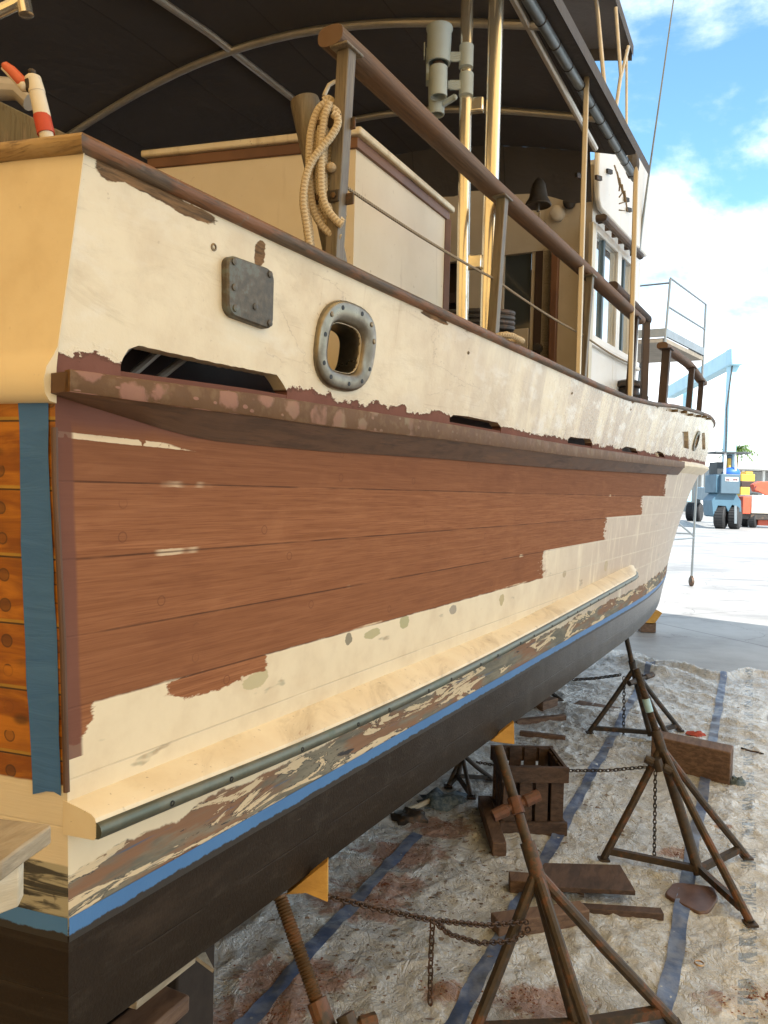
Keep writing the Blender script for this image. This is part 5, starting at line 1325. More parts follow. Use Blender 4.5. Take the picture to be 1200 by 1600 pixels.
# slatted crate
fl_ = G(783, 1310); fr_ = G(884, 1311); cd = (fr_-fl_); cd.z = 0; W = cd.length; cx = cd/W; cyv = Vector((-cx.y, cx.x, 0)); D_ = .42; Hc = .46
cr = thing('slatted_crate', 'dark brown slatted wooden crate standing open on the plastic sheet', 'crate', fl_+cx*W/2+cyv*D_/2)
def cbx(name, a, b, z0, z1, c0, c1, m=TD):
    m_ = M(); m_.box(fl_+cx*(a+b)/2+cyv*(c0+c1)/2+Vector((0, 0, (z0+z1)/2)), (b-a, c1-c0, z1-z0), (cx, cyv, Vector((0, 0, 1)))); return build(name, m_, m, cr, bevel=.003)
for c0 in (0, D_-.022):
    cbx('rail', -.008, W+.008, .016, .105, c0-.003, c0+.025); cbx('rail', -.008, W+.008, Hc-.10, Hc, c0-.003, c0+.025)
    for a in (.01, .12, .225, .33): cbx('slat', W*a/.43, W*(a+.085)/.43, .02, Hc-.005, c0+.026 if c0 == 0 else c0-.022, c0+.043 if c0 == 0 else c0-.004)
for a in (0, W-.022):
    cbx('rail', a, a+.022, .016, .105, .026, D_-.026); cbx('rail', a, a+.022, Hc-.10, Hc, .026, D_-.026)
    for c0 in (.05, .16, .27): cbx('slat', a+.023 if a == 0 else a-.016, a+.038 if a == 0 else a-.001, .02, Hc-.01, c0, c0+.085)
cbx('floor', .02, W-.02, .03, .045, .04, D_-.04)
cbx('inner_block', W*.36, W*.70, .05, Hc-.06, D_*.35, D_*.5)
# timbers
p = G(780, 1343); gbox('timber', p, (G(757, 1268)-p), .72, .085, .085, TB, 'short square timber lying beside the slatted crate', 'timber')
p = G(772, 1466); gbox('timber', p, (G(935, 1442)-p), .50, .10, .088, TB, 'square brown timber lying crosswise behind the legs of the red handled stand', 'timber')
bp_ = [G(818, 1416), G(992, 1424), G(968, 1381), G(850, 1378)]
mb = M(); mb.prism([Vector((q.x, q.y, .085)) for q in bp_], .026); o = build('board', mb, TD, None, loc=bp_[0], bevel=.003); tag(o, 'wide dark board lying flat over the timbers behind the red handled stand', 'board')
p = G(795, 1392); gbox('timber', p, (G(860, 1397)-p), .40, .11, .07, TB, 'brown offcut sticking out left from under the wide dark board', 'timber')
p = G(900, 1432); gbox('batten', p, (G(1025, 1440)-p), .44, .06, .045, TD, 'thin dark batten lying right of the wide dark board', 'batten')
p = G(900, 1102); gbox('board', p, (G(955, 1112)-p), .42, .18, .02, TB, 'small brown board lying far back left of the forward stand', 'board')
for (u, v, du, dv, L, w, h, lb) in ((805, 1135, 60, -6, .55, .06, .05, 'brown stick lying under the hull behind the yellow pad'), (812, 1153, 50, 6, .40, .05, .05, 'dark stick lying under the hull closest behind the yellow pad'), (838, 1112, 22, -6, .25, .16, .10, 'reddish wood block by the far side stand')):
    p = G(u, v); gbox('offcut', p, G(u+du, v+dv)-p, L, w, h, TB, lb, 'wood scrap', .004)
# rounded brown panel
pts_ = [G(u, v) for u, v in ((1036, 1408), (1052, 1388), (1116, 1396), (1123, 1414), (1106, 1436), (1090, 1437))]
cen = sum(pts_, Vector((0, 0, 0)))/6; rp_ = []
for i in range(6):
    a, b, c = pts_[i-1], pts_[i], pts_[(i+1) % 6]
    for t in (.0, .33, .66, 1):
        p0, p1_ = b.lerp(a, .22), b.lerp(c, .22); rp_.append(p0.lerp(b, t).lerp(b.lerp(p1_, t), t))
mb = M(); mb.prism([Vector((q.x, q.y, .040)) for q in rp_], .028); o = build('panel', mb, MATS['pad_brown'], None, loc=cen, bevel=.008); tag(o, 'worn brown panel with rounded corners lying at the feet of the tall post stand', 'panel')
p = G(1092, 1519); mb = M(); mb.tube([Vector((p.x+.020*math.cos(t), p.y+.020*math.sin(t), .042)) for t in [2*math.pi*i/24 for i in range(25)]], .0042, 8, cap=False); o = build('ring', mb, MATS['ring_copper'], None, loc=p); tag(o, 'small copper coloured ring lying alone on the plastic sheet', 'ring')
def lump(p, sx, sy, sz, mat, name, label, cat, seed=0):
    m_ = M(); m_.ball(Vector((p.x, p.y, .02)), (1, 1, 1), 18, 12)
    for i, v in enumerate(m_.v):
        d_ = v-Vector((p.x, p.y, .02)); k = 1+.5*mnoise.noise(d_*2.2+Vector((seed*7.1, 0, 0)))+.35*mnoise.noise(d_*5+Vector((seed*3.1, 1, 0)))
        m_.v[i] = Vector((p.x+d_.x*sx*k, p.y+d_.y*sy*k, max(.012, .02+d_.z*sz*k)))
    o = build(name, m_, mat, None, loc=p, smooth=70); tag(o, label, cat); return o
lump(G(1152, 1229), .055, .045, .055, MATS['rag_blue'], 'rag', 'crumpled dark blue grey rag by the corner of the big timber block', 'rag', 1)
lump(G(1090, 1156)+Vector((0, .05, 0)), .09, .06, .04, MATS['rag_red'], 'rag', 'crumpled red rag behind the big timber block', 'rag', 2)
lump(G(690, 1262), .16, .12, .085, MATS['rag_blue'], 'plastic_scrap', 'heap of dark crumpled plastic under the hull by the far side stand', 'plastic scrap', 3)
lump(G(640, 1285), .12, .09, .06, MATS['stand_dark'], 'plastic_scrap', 'dark crumpled scrap with red dust under the middle of the hull', 'plastic scrap', 4)
mb = M(); a = G(1158, 1174); mb.tube([a+Vector((0, 0, .03)), a+Vector((.05, -.08, .03)), a+Vector((.10, -.10, .03)), a+Vector((.12, -.14, .03)), a+Vector((.09, -.15, .03)), a+Vector((.085, -.10, .032))], .008, 8); o = build('hook', mb, MATS['stand_dark'], None, loc=a); tag(o, 'dark bent hook lying right of the big timber block', 'hook')
mb = M(); a, b = G(632, 1282)+Vector((0, 0, .06)), G(690, 1258)+Vector((0, 0, .07)); mb.bar(a, b, .012, .03); o = build('shaving', mb, MATS['timber_white'], None, loc=a); tag(o, 'bright white wood splinter lying on the dark scrap under the hull', 'wood scrap')

# cribbing under the stern
K = thing('cribbing', 'stack of dark timber blocks with a pale wedge under the stern', 'blocking', (-.72, 2.05, 0))
def kb(name, c, size, mat, ax_=(OUT, AX, Vector((0, 0, 1)))): 
    m_ = M(); m_.box(c, size, ax_); return build(name, m_, mat, K, bevel=.008)
kc = P(287, 1560, 2.30)
kb('block', Vector((kc.x-.02, kc.y+.10, .43)), (.09, .18, .86), MATS['timber_black'])
kc2 = P(240, 1575, 2.05)
kb('block', Vector((kc2.x-.01, kc2.y, .745)), (.11, .20, .05), TB); kb('block', Vector((kc2.x-.10, kc2.y+.02, .36)), (.16, .2, .70), MATS['timber_black'])
kc3 = P(235, 1536, 2.02); m_ = M(); m_.bar(P(196, 1566, 1.96), P(290, 1494, 2.22), .07, .022, (0, 0, 1)); build('wedge', m_, MATS['timber_pale'], K, bevel=.002)
m_ = M(); m_.prism([P(300, 1496, 2.3), P(332, 1520, 2.3), P(318, 1492, 2.36)], .01); build('wedge', m_, MATS['timber_pale'], K)
# keel blocks, and the wedge at the bow
for i, k in enumerate((2.2, 5.0, 8.2)):
    b_ = CC+AX*k; o = thing('keel_block', ('stacked timber keel block under the aft end of the keel', 'stacked timber keel block under the middle of the keel', 'stacked timber keel block under the forward keel')[i], 'blocking', (b_.x, b_.y, 0))
    m_ = M(); m_.box((b_.x, b_.y, .08), (.7, .2, .13), (OUT, AX, Vector((0, 0, 1)))); build('timber', m_, TD, o, bevel=.006)
bw = thing('bow_support', 'orange brown timber chocks stacked on the ground under the bow', 'blocking', G(1012, 986))
a = G(1010, 987); m_ = M(); m_.box((a.x, a.y, .085), (.24, .2, .16)); build('block', m_, TB, bw, bevel=.006)
m_ = M(); m_.prism([P(988, 974, a.y-.1), P(1022, 976, a.y-.1), P(1035, 958, a.y-.1), P(1029, 954, a.y-.1), P(1000, 962, a.y-.1)][::-1], .2); build('chock', m_, MATS['ply_yellow'], bw, bevel=.006)

# ------------------------------------------------------------------ plastic sheet with its taped seams
sh = thing('plastic_sheet', 'crumpled dirty clear plastic sheet spread over the ground under the boat', 'plastic sheet', (1.5, 5, 0))
def qp(q, p): return Vector((.9033*0, 0, 0))
# sheet coordinates: q across (x-.475y), p along (y)
def sx(q, p): return q+.475*p
NQ, NP = 230, 470
qa = [-4.4+(i/NQ)*4.74 for i in range(NQ+1)]; pa_ = [1.2+(j/NP)**1.0*9.6 for j in range(NP+1)]
def sheet_pt(q, p):
    # far edge: ragged, cut obliquely
    far = 10.3-.55*(q+1.2)+.22*math.sin(q*3.1)+.12*math.sin(q*7.7+1)
    near = 1.2; y = near+(p-1.2)/9.6*(far-near); e = .05*math.sin(y*2.3)+.03*math.sin(y*6.1+2)
    qq = -4.4+(q+4.4)*(1+e/4.74); x = qq+.475*y
    h = sheet_h(x, y); ed = min((far-y)/.10, (.34-q)/.06); 
    if ed < 1: h = max(.005, h*max(.25, ed))
    ff = far-y
    h += .12*math.exp(-((ff-.28)/.12)**2)*(.6+.8*mnoise.noise(Vector((x*1.6, 3, 0))))+.09*math.exp(-((ff-.75)/.16)**2)*max(0, .3+mnoise.noise(Vector((x*1.3, 8, 0))))*1.4
    return Vector((x, y, max(.005, h)))
mb = M(); mb.grid(sheet_pt, qa, pa_); build('sheet', mb, MATS['sheet'], sh, 0 or 80, weld=False)
def near_sheet(x, y):
    q = x-.475*y; far = 10.3-.55*(q+1.2)+.22*math.sin(q*3.1)+.12*math.sin(q*7.7+1); p = 1.2+(y-1.2)/(far-1.2)*9.6
    return sheet_pt(q, min(10.8, p)).z
for (u0, v0, u1, v1, w_) in ((990, 1095, 715, 1600, .075), (1131, 1062, 1033, 1610, .075), (652, 1310, 545, 1430, .075)):
    a, b = G(u0, v0), G(u1, v1); dr = (b-a); dr.z = 0; L = dr.length; dr /= L; s2 = Vector((dr.y, -dr.x, 0)); 
    if v0 == 1095: a = a-dr*1.9; L += 2.4
    if v0 == 1062: a = a+dr*.02
    if v0 == 1310: L += 2.2
    m_ = M(); n_ = int(L/.04)
    def tp(i, k):
        c_ = a+dr*(L*i/n_)+s2*(w_*k*(1+.06*math.sin(i*.7)))+s2*.012*mnoise.noise(Vector((i*.06, u0, 0))); return Vector((c_.x, c_.y, max(near_sheet(c_.x+dx_*.02, c_.y+dy_*.02) for dx_ in (-1, 0, 1) for dy_ in (-1, 0, 1))+.005))
    m_.grid(tp, list(range(n_+1)), [-.5, -.25, 0, .25, .5]); build('tape_strip', m_, MATS['ground_tape'], sh, 80)
# paint flakes, dust and splinters nobody could count
mb = M(); rnd = random.Random(5)
def flake(x, y, s_, tall=.5):
    z = near_sheet(x, y)+.003; a = rnd.uniform(0, 6.28); n_ = rnd.choice((3, 4, 5)); c_ = Vector((x, y, z))
    pts_ = [c_+Vector((math.cos(a+2*math.pi*i/n_)*s_*rnd.uniform(.4, 1.2), math.sin(a+2*math.pi*i/n_)*s_*rnd.uniform(.3, .8), rnd.uniform(0, s_*tall))) for i in range(n_)]
    mb.prism(pts_, .0015)
for i in range(1700):
    t = rnd.random(); y = 2.2+6.2*t**1.3; x = .55*y-1.5+rnd.gauss(-.38, .36)
    if near_sheet(x, y) < .3: flake(x, y, rnd.choice((.004, .006, .006, .008, .012, .02)), .35)
for i in range(450):
    y = rnd.uniform(2.6, 8.5); x = .475*y+rnd.uniform(-2.4, .1); flake(x, y, rnd.choice((.003, .004, .005, .008)), .4)
o = build('paint_chips', mb, [MATS['chips']], None, smooth=0, loc=(0.6, 5, 0)); tag(o, 'scattered paint flakes and wood splinters on the plastic sheet', 'paint chips', kind='stuff')
mb = M()
for (u, v, r_) in DUST:
    c_ = G(u, v)
    for k in range(int(900*r_)):
        a = rnd.uniform(0, 6.28); d_ = r_*abs(rnd.gauss(0, .5)); x, y = c_.x+math.cos(a)*d_*1.3, c_.y+math.sin(a)*d_*.75; s_ = rnd.choice((.0015, .002, .003, .0045))
        z = near_sheet(x, y); mb.ball(Vector((x, y, z+.001)), (s_*rnd.uniform(.7, 2), s_, s_*.6), 5, 3)
o = build('sawdust', mb, MATS['sawdust'], None, loc=(0.9, 4, 0), weld=False); tag(o, 'small drifts of reddish sawdust and sanding dust on the plastic sheet', 'sawdust', kind='stuff')

# ------------------------------------------------------------------ the yard beyond
mb = M(); mb.add([(-400, -300, 0), (500, -300, 0), (500, 900, 0), (-400, 900, 0)], [(0, 1, 2, 3)])
o = build('ground', mb, MATS['ground'], None, smooth=0); o['kind'] = 'structure'

# rolling scaffold tower behind the bow
sc_ = thing('scaffold_tower', 'rolling steel scaffold tower with guard rails behind the bow', 'scaffold', G(1060, 915))
GA = MATS['galv']; yS = 19.2
cr_ = G(1080, 916); cz = .17
ptop = P(1103, 476, yS); rr = Vector((cr_.x, cr_.y, 0))
left = P(1044, 436, 17.0); ll = Vector((left.x-.30, left.y, 0))
e1_ = (ll-rr).normalized(); Lw = (ll-rr).length; e2 = Vector((-e1_.y, e1_.x, 0)); 
if e2.x > 0: e2 = -e2
zt = ptop.z; zp = P(1098, 558, yS).z
fr2 = [rr, ll, rr+e2*1.6+e1_*.4, ll+e2*1.6+e1_*.4]
tops = [zt, P(1044, 436, ll.y).z, zp+.1, zp+1.2]
lean = [ptop-Vector((rr.x, rr.y, ptop.z)), Vector((.35, 0, 0)), Vector((.3, 0, 0)), Vector((.35, 0, 0))]
def lp_(i, z): return fr2[i]+lean[i]*(z/tops[0])+Vector((0, 0, z))
for i in range(4):
    m_ = M(); m_.tube([lp_(i, .2), lp_(i, tops[i])], .03, 8); build('post', m_, GA, sc_)
    m_ = M(); q = lp_(i, .0); m_.lathe(q+Vector((-.035, 0, .12)), (1, 0, 0), [(0, .10), (.01, .12), (.06, .12), (.07, .10)], 16); m_.box(q+Vector((0, 0, .2)), (.06, .06, .12)); build('caster', m_, MATS['rust_steel'], sc_)
m_ = M()
for (i, z0, j, z1) in ((0, 7.0, 1, 7.0), (0, 6.38, 1, 6.38), (1, 6.9, 3, 6.9), (0, 1.2, 1, 1.2), (0, 1.3, 2, 1.3), (1, 1.3, 3, 1.3), (0, 1.25, 3, 3.4), (1, 1.25, 2, 3.2), (2, 3.0, 3, 3.0), (0, 3.3, 2, 3.3), (0, 3.4, 1, 3.4), (1, 3.4, 3, 3.4), (2, 4.6, 3, 4.6), (0, 3.5, 3, zp-.2), (1, 3.5, 2, zp-.2)):
    m_.tube([lp_(i, z0), lp_(j, z1)], .022, 6)
build_each('brace', m_, GA, sc_)
m_ = M(); a, b, c, d = [lp_(i, zp) for i in (0, 1, 3, 2)]; m_.prism([Vector((q.x, q.y, zp)) for q in (a, b, c, d)], .09); build('platform', m_, MATS['scaffold_deck'], sc_)
m_ = M(); m_.bar(a+Vector((0, 0, .12)), b+Vector((0, 0, .12)), .05, .18); m_.bar(a+Vector((0, 0, .12)), d+Vector((0, 0, .12)), .05, .18); m_.bar(b+Vector((0, 0, .12)), c+Vector((0, 0, .12)), .05, .18); build_each('toe_board', m_, GA, sc_)

# blue travel lift
TL = thing('travel_lift', 'tall blue travelling boat lift with big rubber tyres across the yard', 'boat lift', G(1135, 827))
LB, LL, LP = MATS['lift_blue'], MATS['lift_light_blue'], MATS['lift_panel']
yt = G(1135, 827).y; k_ = yt/F
def tl(u, v, dy=0): return P(u, v, yt+dy)
def tbox(name, u0, u1, v0, v1, dy0, dy1, mat, par=None):
    a, b = tl(u0, v1, dy0), tl(u1, v0, dy0); m_ = M(); m_.box(((a.x+b.x)/2, yt+(dy0+dy1)/2, (a.z+b.z)/2), (b.x-a.x, dy1-dy0, b.z-a.z)); return build(name, m_, mat, par or TL, bevel=.04)
body = tbox('engine_box', 1126, 1157, 741, 771, 0, 2.2, LP)
tbox('sign', 1133, 1154, 746, 752, -.03, 0.0, MATS['sign_white'], body)
sgn = M()
for u0, u1 in ((1134.2, 1135.4), (1136, 1137.2), (1137.8, 1139.5), (1144.8, 1146), (1146.6, 1148), (1148.6, 1149.8), (1150.4, 1152.5)):
    a, b = tl(u0, 751, -.04), tl(u1, 747.4, -.04); sgn.box(((a.x+b.x)/2, yt-.045, (a.z+b.z)/2), (b.x-a.x, .02, b.z-a.z))
build_each('letter', sgn, MATS['sign_dark'], body)
tbox('engine_hood', 1118, 1127, 742, 770, .3, 2.2, LB); tbox('engine_hood', 1120, 1131, 722, 741, 1.0, 2.4, MATS['building_dark'])
# column and beams
m_ = M(); m_.bar(tl(1136, 772, 1.5), tl(1147, 556, 1.5), .72, .72, (1, 0, 0)); build('column', m_, LL, TL, bevel=.05)
c0_ = tl(1147, 560, 1.5); far_ = P(1077, 612, 76)
m_ = M(); m_.bar(c0_+Vector((.1, .3, .1)), far_+Vector((-1, 2, .2)), .8, 1.25); build('top_beam', m_, LL, TL, bevel=.08)
m_ = M(); m_.bar(tl(1147, 545, 1.2), tl(1147, 572, 1.2), .85, 1.0, (0, 1, 0)); build('beam_head', m_, LL, TL, bevel=.1)
m_ = M(); m_.bar(Vector((far_.x, far_.y, 1.8)), far_, .9, .9, (1, 0, 0)); build('column', m_, LL, TL, bevel=.05)
m_ = M(); m_.bar(tl(1130, 776, 1.5), P(1092, 770, 72), .8, 1.1); build('lower_beam', m_, LB, TL, bevel=.05)
m_ = M(); m_.prism([tl(1114, 806, .4), tl(1112, 782, .4), tl(1122, 770, .4), tl(1150, 770, .4), tl(1158, 783, .4), tl(1158, 800, .4), tl(1155, 800, .4), tl(1153, 792, .4), tl(1144, 789, .4), tl(1138, 800, .4), tl(1134, 791, .4), tl(1122, 790, .4), tl(1118, 800, .4), tl(1118, 808, .4)], 1.6); build('bogie', m_, LB, TL, bevel=.03)
def wheel(par, c, r_, w_, dirv, mat=None, rim=LB):
    m_ = M(); m_.lathe(c-dirv*w_/2, dirv, [(0, r_*.55), (0, r_*.9), (w_*.12, r_), (w_*.88, r_), (w_, r_*.9), (w_, r_*.55)], 28)
    for i in range(28):
        a = 2*math.pi*i/28; x_ = dirv.cross(Vector((0, 0, 1))).normalized(); q_ = x_*math.cos(a)+Vector((0, 0, 1))*math.sin(a); m_.box(c+q_*r_*1.005, (w_*.8, .05*r_*2, .05*r_), (dirv, q_.cross(dirv), q_))
    o = build('tyre', m_, MATS['dark_rubber'], par, 40); m_ = M(); m_.lathe(c-dirv*w_*.35, dirv, [(0, r_*.3), (0, r_*.56), (w_*.7, r_*.56), (w_*.7, r_*.3)], 20); build('rim', m_, rim, par, 40); return o
wd = Vector((.82, -.57, 0)).normalized()
for u in (1125.5, 1147.5):
    c_ = tl(u, 827, .9); wheel(TL, Vector((c_.x, c_.y, .86)), .86, .72, wd)
c_ = P(1090, 800, 72); wheel(TL, Vector((c_.x, c_.y, .86)), .86, .7, wd); c_ = P(1080, 800, 73); wheel(TL, Vector((c_.x, c_.y, .86)), .86, .7, wd)
# cab: posts, roof, seat
m_ = M(); a = tl(1132, 707, .3); m_.box((a.x+.55, yt+.9, a.z), (2.5, 1.6, .12)); build('cab_roof', m_, MATS['building_dark'], TL)
m_ = M(); m_.bar(tl(1132, 741, .3), tl(1133, 708, .3), .14, .14, (1, 0, 0)); m_.bar(tl(1149, 741, .3), tl(1149, 708, .3), .10, .10, (1, 0, 0)); build_each('cab_post', m_, MATS['sign_white'], TL)
tbox('cab_back', 1136, 1145, 711, 740, 1.0, 1.3, LP); tbox('control_panel', 1137, 1143, 716, 733, .8, .95, MATS['machine_yellow'])
m_ = M(); m_.ball(tl(1143, 739, .7), (.62, .5, .42), 14, 8); build('blue_cover', m_, MATS['tarp_blue'], TL)
m_ = M(); m_.lathe(tl(1108, 765, 5), (0, 0, 1), [(0, .35), (1.6, .35), (1.8, .2)], 14); build('tank', m_, MATS['galv'], TL)
m_ = M(); m_.tube([tl(1134, 722, 1.2), tl(1135, 640, 1.2), tl(1145, 565, 1.0)], .05, 6); build('cable', m_, MATS['stand_dark'], TL)
m_ = M(); m_.prism([tl(1147, 818, -.2), tl(1151, 818, -.2), tl(1151, 790, -.2), tl(1147, 790, -.2)], .05); build('ladder_plate', m_, MATS['galv'], TL)

# red boom lift at the edge, yellow machine behind it
BL = thing('boom_lift', 'red and cream boom lift with knobbly tyres parked right of the blue boat lift', 'boom lift', G(1185, 827))
yb_ = G(1185, 826).y+1.2; RD, CRM = MATS['boom_red'], MATS['boom_cream']
def bl_(u, v, dy=0): return P(u, v, yb_+dy)
def bbox(name, u0, u1, v0, v1, dy0, dy1, mat):
    a, b = bl_(u0, v1, dy0), bl_(u1, v0, dy0); m_ = M(); m_.box(((a.x+b.x)/2, yb_+(dy0+dy1)/2, (a.z+b.z)/2), (b.x-a.x, dy1-dy0, b.z-a.z)); return build(name, m_, mat, BL, bevel=.05)
bbox('chassis', 1172, 1240, 803, 812, 0, 2, MATS['stand_dark']); bbox('counterweight', 1160, 1174, 776, 803, -.1, 2, MATS['boom_red']); bbox('engine_cover', 1174, 1235, 775, 802, -.1, 2.0, CRM)
m_ = M(); m_.prism([bl_(1177, 757, .5), bl_(1188, 752, .5), bl_(1260, 754, .5), bl_(1260, 772, .5), bl_(1205, 772, .5), bl_(1180, 768, .5)], .6); build('boom', m_, RD, BL, bevel=.04)
m_ = M(); m_.bar(bl_(1180, 762, .1), bl_(1240, 792, .1), .3, .3); build('boom_arm', m_, RD, BL)
for u in (1176, 1164, 1245): c_ = bl_(u, 827, .4 if u != 1164 else 2.2); wheel(BL, Vector((c_.x, c_.y, .56)), .56, .48, wd, rim=RD)
bbox('axle', 1184, 1240, 812, 821, .4, 1.0, RD)
YM = thing('yellow_machine', 'yellow lifting machine parked behind the red boom lift', 'machine', P(1170, 822, 66)-Vector((0, 0, P(1170, 822, 66).z)))
def ybox(name, u0, u1, v0, v1, mat):
    a, b = P(u0, v1, 66), P(u1, v0, 66); m_ = M(); m_.box(((a.x+b.x)/2, 66.8, (a.z+b.z)/2), (b.x-a.x, 1.6, b.z-a.z)); return build(name, m_, mat, YM, bevel=.05)
ybox('hood', 1158, 1180, 741, 752, MATS['machine_yellow']); ybox('cab', 1165, 1177, 737, 741, MATS['machine_yellow']); ybox('body', 1158, 1178, 752, 761, MATS['door_brown']); ybox('base', 1157, 1172, 761, 776, MATS['machine_yellow']); ybox('chassis', 1158, 1176, 776, 815, MATS['stand_dark'])
# low building, its dark openings, palm
LBd = thing('low_building', 'long low white roofed shed at the far side of the yard', 'building', (70, 118, 0))
a, b = P(1040, 727, 118), P(1500, 742, 118); zr_ = a.z
m_ = M(); m_.box(((a.x+b.x)/2, 122, P(1160, 729, 118).z), (b.x-a.x+8, 14, 1.0)); build('roof', m_, MATS['roof_white'], LBd, bevel=.1)
m_ = M(); m_.box(((a.x+b.x)/2, 125, P(1160, 735, 118).z/2), (b.x-a.x, 6, P(1160, 735, 118).z)); build('wall', m_, MATS['building_grey'], LBd)
for u in (1052, 1078, 1108, 1166, 1182, 1198, 1230, 1270):
    q = P(u, 760, 118); m_ = M(); m_.box((q.x, 121.9, 1.6), (1.1, .1, 3.0)); build('door', m_, MATS['building_dark'], LBd)
for u in (1060, 1095, 1140, 1158, 1190, 1215):
    q = P(u, 760, 118); m_ = M(); m_.box((q.x, 117.5, P(1160, 735, 118).z/2), (.3, .3, P(1160, 735, 118).z)); build('post', m_, MATS['roof_white'], LBd)
pq = P(1153, 703, 96); PT = thing('palm_tree', 'single palm tree showing above the far low shed', 'palm tree', (pq.x, pq.y, 0))
m_ = M(); m_.tube([Vector((pq.x-.4, pq.y, 0)), Vector((pq.x-.2, pq.y, pq.z*.5)), pq], [.24, .18, .14], 10); build('trunk', m_, MATS['palm_trunk'], PT)
m_ = M(); rn = random.Random(3)
for i in range(30):
    az = rn.uniform(0, 6.28); el = rn.uniform(-.2, 1.1); L = rn.uniform(1.7, 2.7); prev = None
    for k in range(8):
        t = k/7; p_ = pq+Vector((math.cos(az)*math.cos(el)*L*t, math.sin(az)*math.cos(el)*L*t, math.sin(el)*L*t-.9*L*t*t*.7)); sdv = Vector((-math.sin(az), math.cos(az), 0))
        if prev is not None:
            for sg in (-1, 1):
                lf = p_+sdv*sg*.38*(1-t*.6)+Vector((0, 0, -.28)); m_.add([prev, p_, lf], [(0, 1, 2)])
        prev = p_
build('crown', m_, MATS['palm_leaf'], PT, smooth=0)

# ------------------------------------------------------------------ unseen shelter: roof for the shade, cloth walls added to shape the light, sky, sun, camera
SUN_EL, SAZ = R(46), Vector((.50, -.866, 0)).normalized()
def tarp(name, c, tr):
    t = T(name); n = t.noise(t.pos(), .8, 4); p = t.nt
    d = t.n('ShaderNodeBsdfDiffuse'); x = t.n('ShaderNodeBsdfTranslucent'); m = t.n('ShaderNodeMixShader')
    col = t.mix(n, c, tuple(q*.85 for q in c)); t.put(d.inputs[0], col); t.put(x.inputs[0], col); m.inputs[0].default_value = tr
    p.links.new(d.outputs[0], m.inputs[1]); p.links.new(x.outputs[0], m.inputs[2]); p.links.new(m.outputs[0], t.o.inputs[0]); return t.mat
TN = tarp('fill_wall_cloth', (.88, .56, .22), .58); TR = tarp('shelter_roof', (.84, .60, .30), .42); TL_ = tarp('block_wall_cloth', (.42, .27, .12), .2)  # translucent tan chosen so the light coming through turns warm
SHL = thing('unseen_shelter', 'unseen work shelter whose roof shades the boat, with tan cloth walls added to warm and dim the light', 'shelter', (-3, -6, 0))
edv = Vector((1, -.83, 0)).normalized()
ZR = 11.0
e_c = Vector((10.9, 5.1, ZR)); eA, eB = e_c-edv*20.0, e_c+edv*9.0
bkv = Vector((-.25, -1, 0)).normalized()
m_ = M(); m_.grid(lambda s_, k: (eA.lerp(eB, s_)+bkv*(22*k)+Vector((0, 0, .5*math.sin(k*math.pi)))), [i/12 for i in range(13)], [i/12 for i in range(13)]); build('roof', m_, TR, SHL, 60)
w0, w1 = eA+bkv*22, eB+bkv*22
m_ = M(); m_.grid(lambda s_, k: Vector((lerp(w0.x, w1.x, s_), lerp(w0.y, w1.y, s_), lerp(.1, ZR, k))), [i/10 for i in range(11)], [i/6 for i in range(7)]); build('warm_fill_wall', m_, TN, SHL, 60)  # added wall out of view, glows warm onto the hull side
l0, l1 = Vector((-7.5, 14, 0)), Vector((-8.5, w0.y, 0)); m_ = M(); m_.grid(lambda s_, k: l0.lerp(l1, s_)+Vector((0, 0, lerp(.1, ZR, k))), [i/10 for i in range(11)], [i/6 for i in range(7)]); build('sky_block_wall', m_, TL_, SHL, 60)  # added wall out of view, holds back sky light from the left
m_ = M()
for q in (w0, w1, w0.lerp(w1, .5), eB, eB.lerp(w1, .5)): m_.tube([Vector((q.x, q.y, 0)), Vector((q.x, q.y, ZR))], .12, 8)
build_each('post', m_, MATS['galv'], SHL)

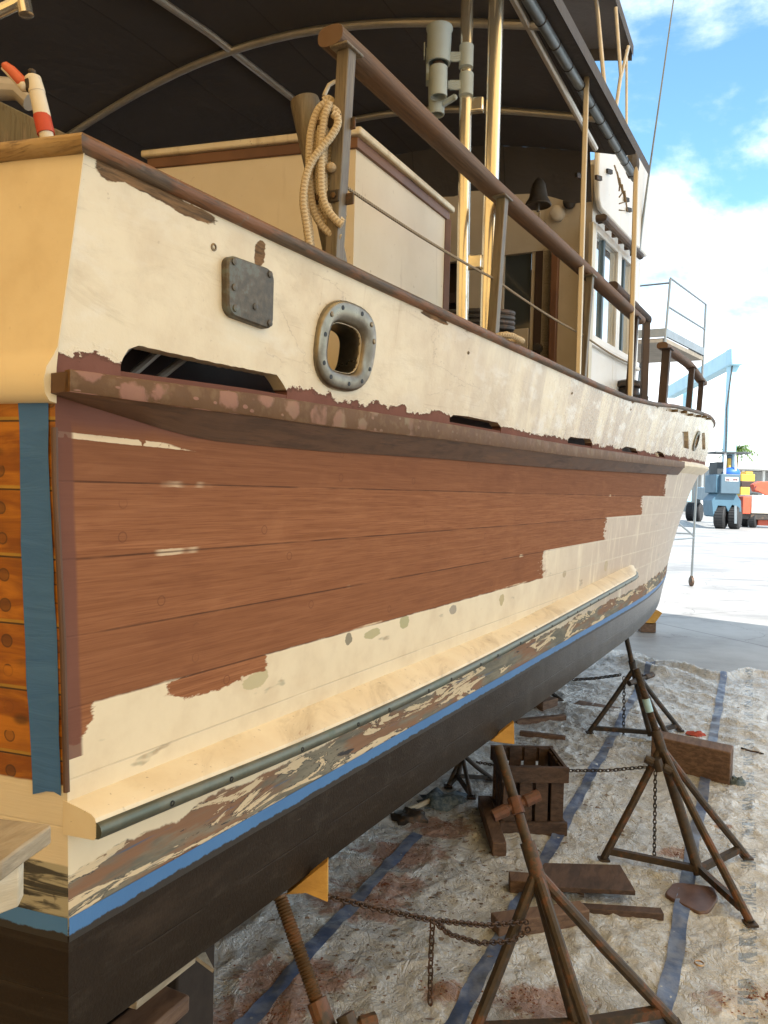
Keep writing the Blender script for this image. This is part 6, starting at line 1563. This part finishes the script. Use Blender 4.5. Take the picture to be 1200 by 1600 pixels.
w = bpy.data.worlds.new('World'); scn.world = w; w.use_nodes = True; nt = w.node_tree; nt.nodes.clear()
o = nt.nodes.new('ShaderNodeOutputWorld'); bg = nt.nodes.new('ShaderNodeBackground'); nt.links.new(bg.outputs[0], o.inputs[0])
sk = nt.nodes.new('ShaderNodeTexSky'); sk.sky_type = 'NISHITA'; sk.sun_disc = False; sk.sun_elevation = SUN_EL
sk.sun_rotation = math.atan2(SAZ.x, SAZ.y)
sk.air_density = 1.0; sk.dust_density = .6; sk.ozone_density = 2.0
class W_(T):
    def __init__(s): s.nt = nt
t = W_()
tc = t.n('ShaderNodeTexCoord').outputs['Generated']; x, y, z = t.sep(tc)
zz = t.math('ADD', z.max(0), .12)
cv = t.vec(x, y, z*1.7)
n1 = t.noise(cv, 4.2, 9, .56, .35); n2 = t.noise(cv, 13., 6, .6)
cl = t.step(n1*.72+n2*.28+t.step(z, .50, .05)*.09, .42, .66)
skc = t.mix(1.0, S(t, sk.outputs[0]), (1.12, 1.50, 1.42), 'MULTIPLY')
cc = t.mix(cl*.93, skc, CLOUD if 'CLOUD' in globals() else (9.5, 9.7, 10.0))
hz = t.step(z, .10, -.02)
cc = t.mix(hz*.45, cc, (8.5, 8.8, 9.0))
nt.links.new(cc.k, bg.inputs[0]); bg.inputs[1].default_value = .10

sl = bpy.data.lights.new('sun', 'SUN'); so = bpy.data.objects.new('sun', sl); link(so); sl.energy = 4.8; sl.angle = R(.5); sl.color = (1, .94, .85)
sd_ = -(SAZ*math.cos(SUN_EL)+Vector((0, 0, math.sin(SUN_EL)))); so.rotation_euler = sd_.to_track_quat('-Z', 'Y').to_euler(); so.location = (20, -20, 30)

cd_ = bpy.data.cameras.new('camera'); co = bpy.data.objects.new('camera', cd_); link(co)
co.matrix_world = Matrix(((RT.x, UP.x, -FW.x, CAM.x), (RT.y, UP.y, -FW.y, CAM.y), (RT.z, UP.z, -FW.z, CAM.z), (0, 0, 0, 1)))
cd_.sensor_fit = 'VERTICAL'; cd_.sensor_height = 36; cd_.lens = 36*F/1600; cd_.clip_start = .05; cd_.clip_end = 3000
scn.camera = co
vs_ = scn.view_settings; vs_.view_transform = 'Standard'; vs_.look = 'None'; vs_.gamma = 1; vs_.exposure = 1.25
scn.render.engine = 'CYCLES'; cy = scn.cycles; cy.use_denoising = True; cy.max_bounces = 8; cy.diffuse_bounces = 5; cy.transmission_bounces = 4
cy.sample_clamp_indirect = 6
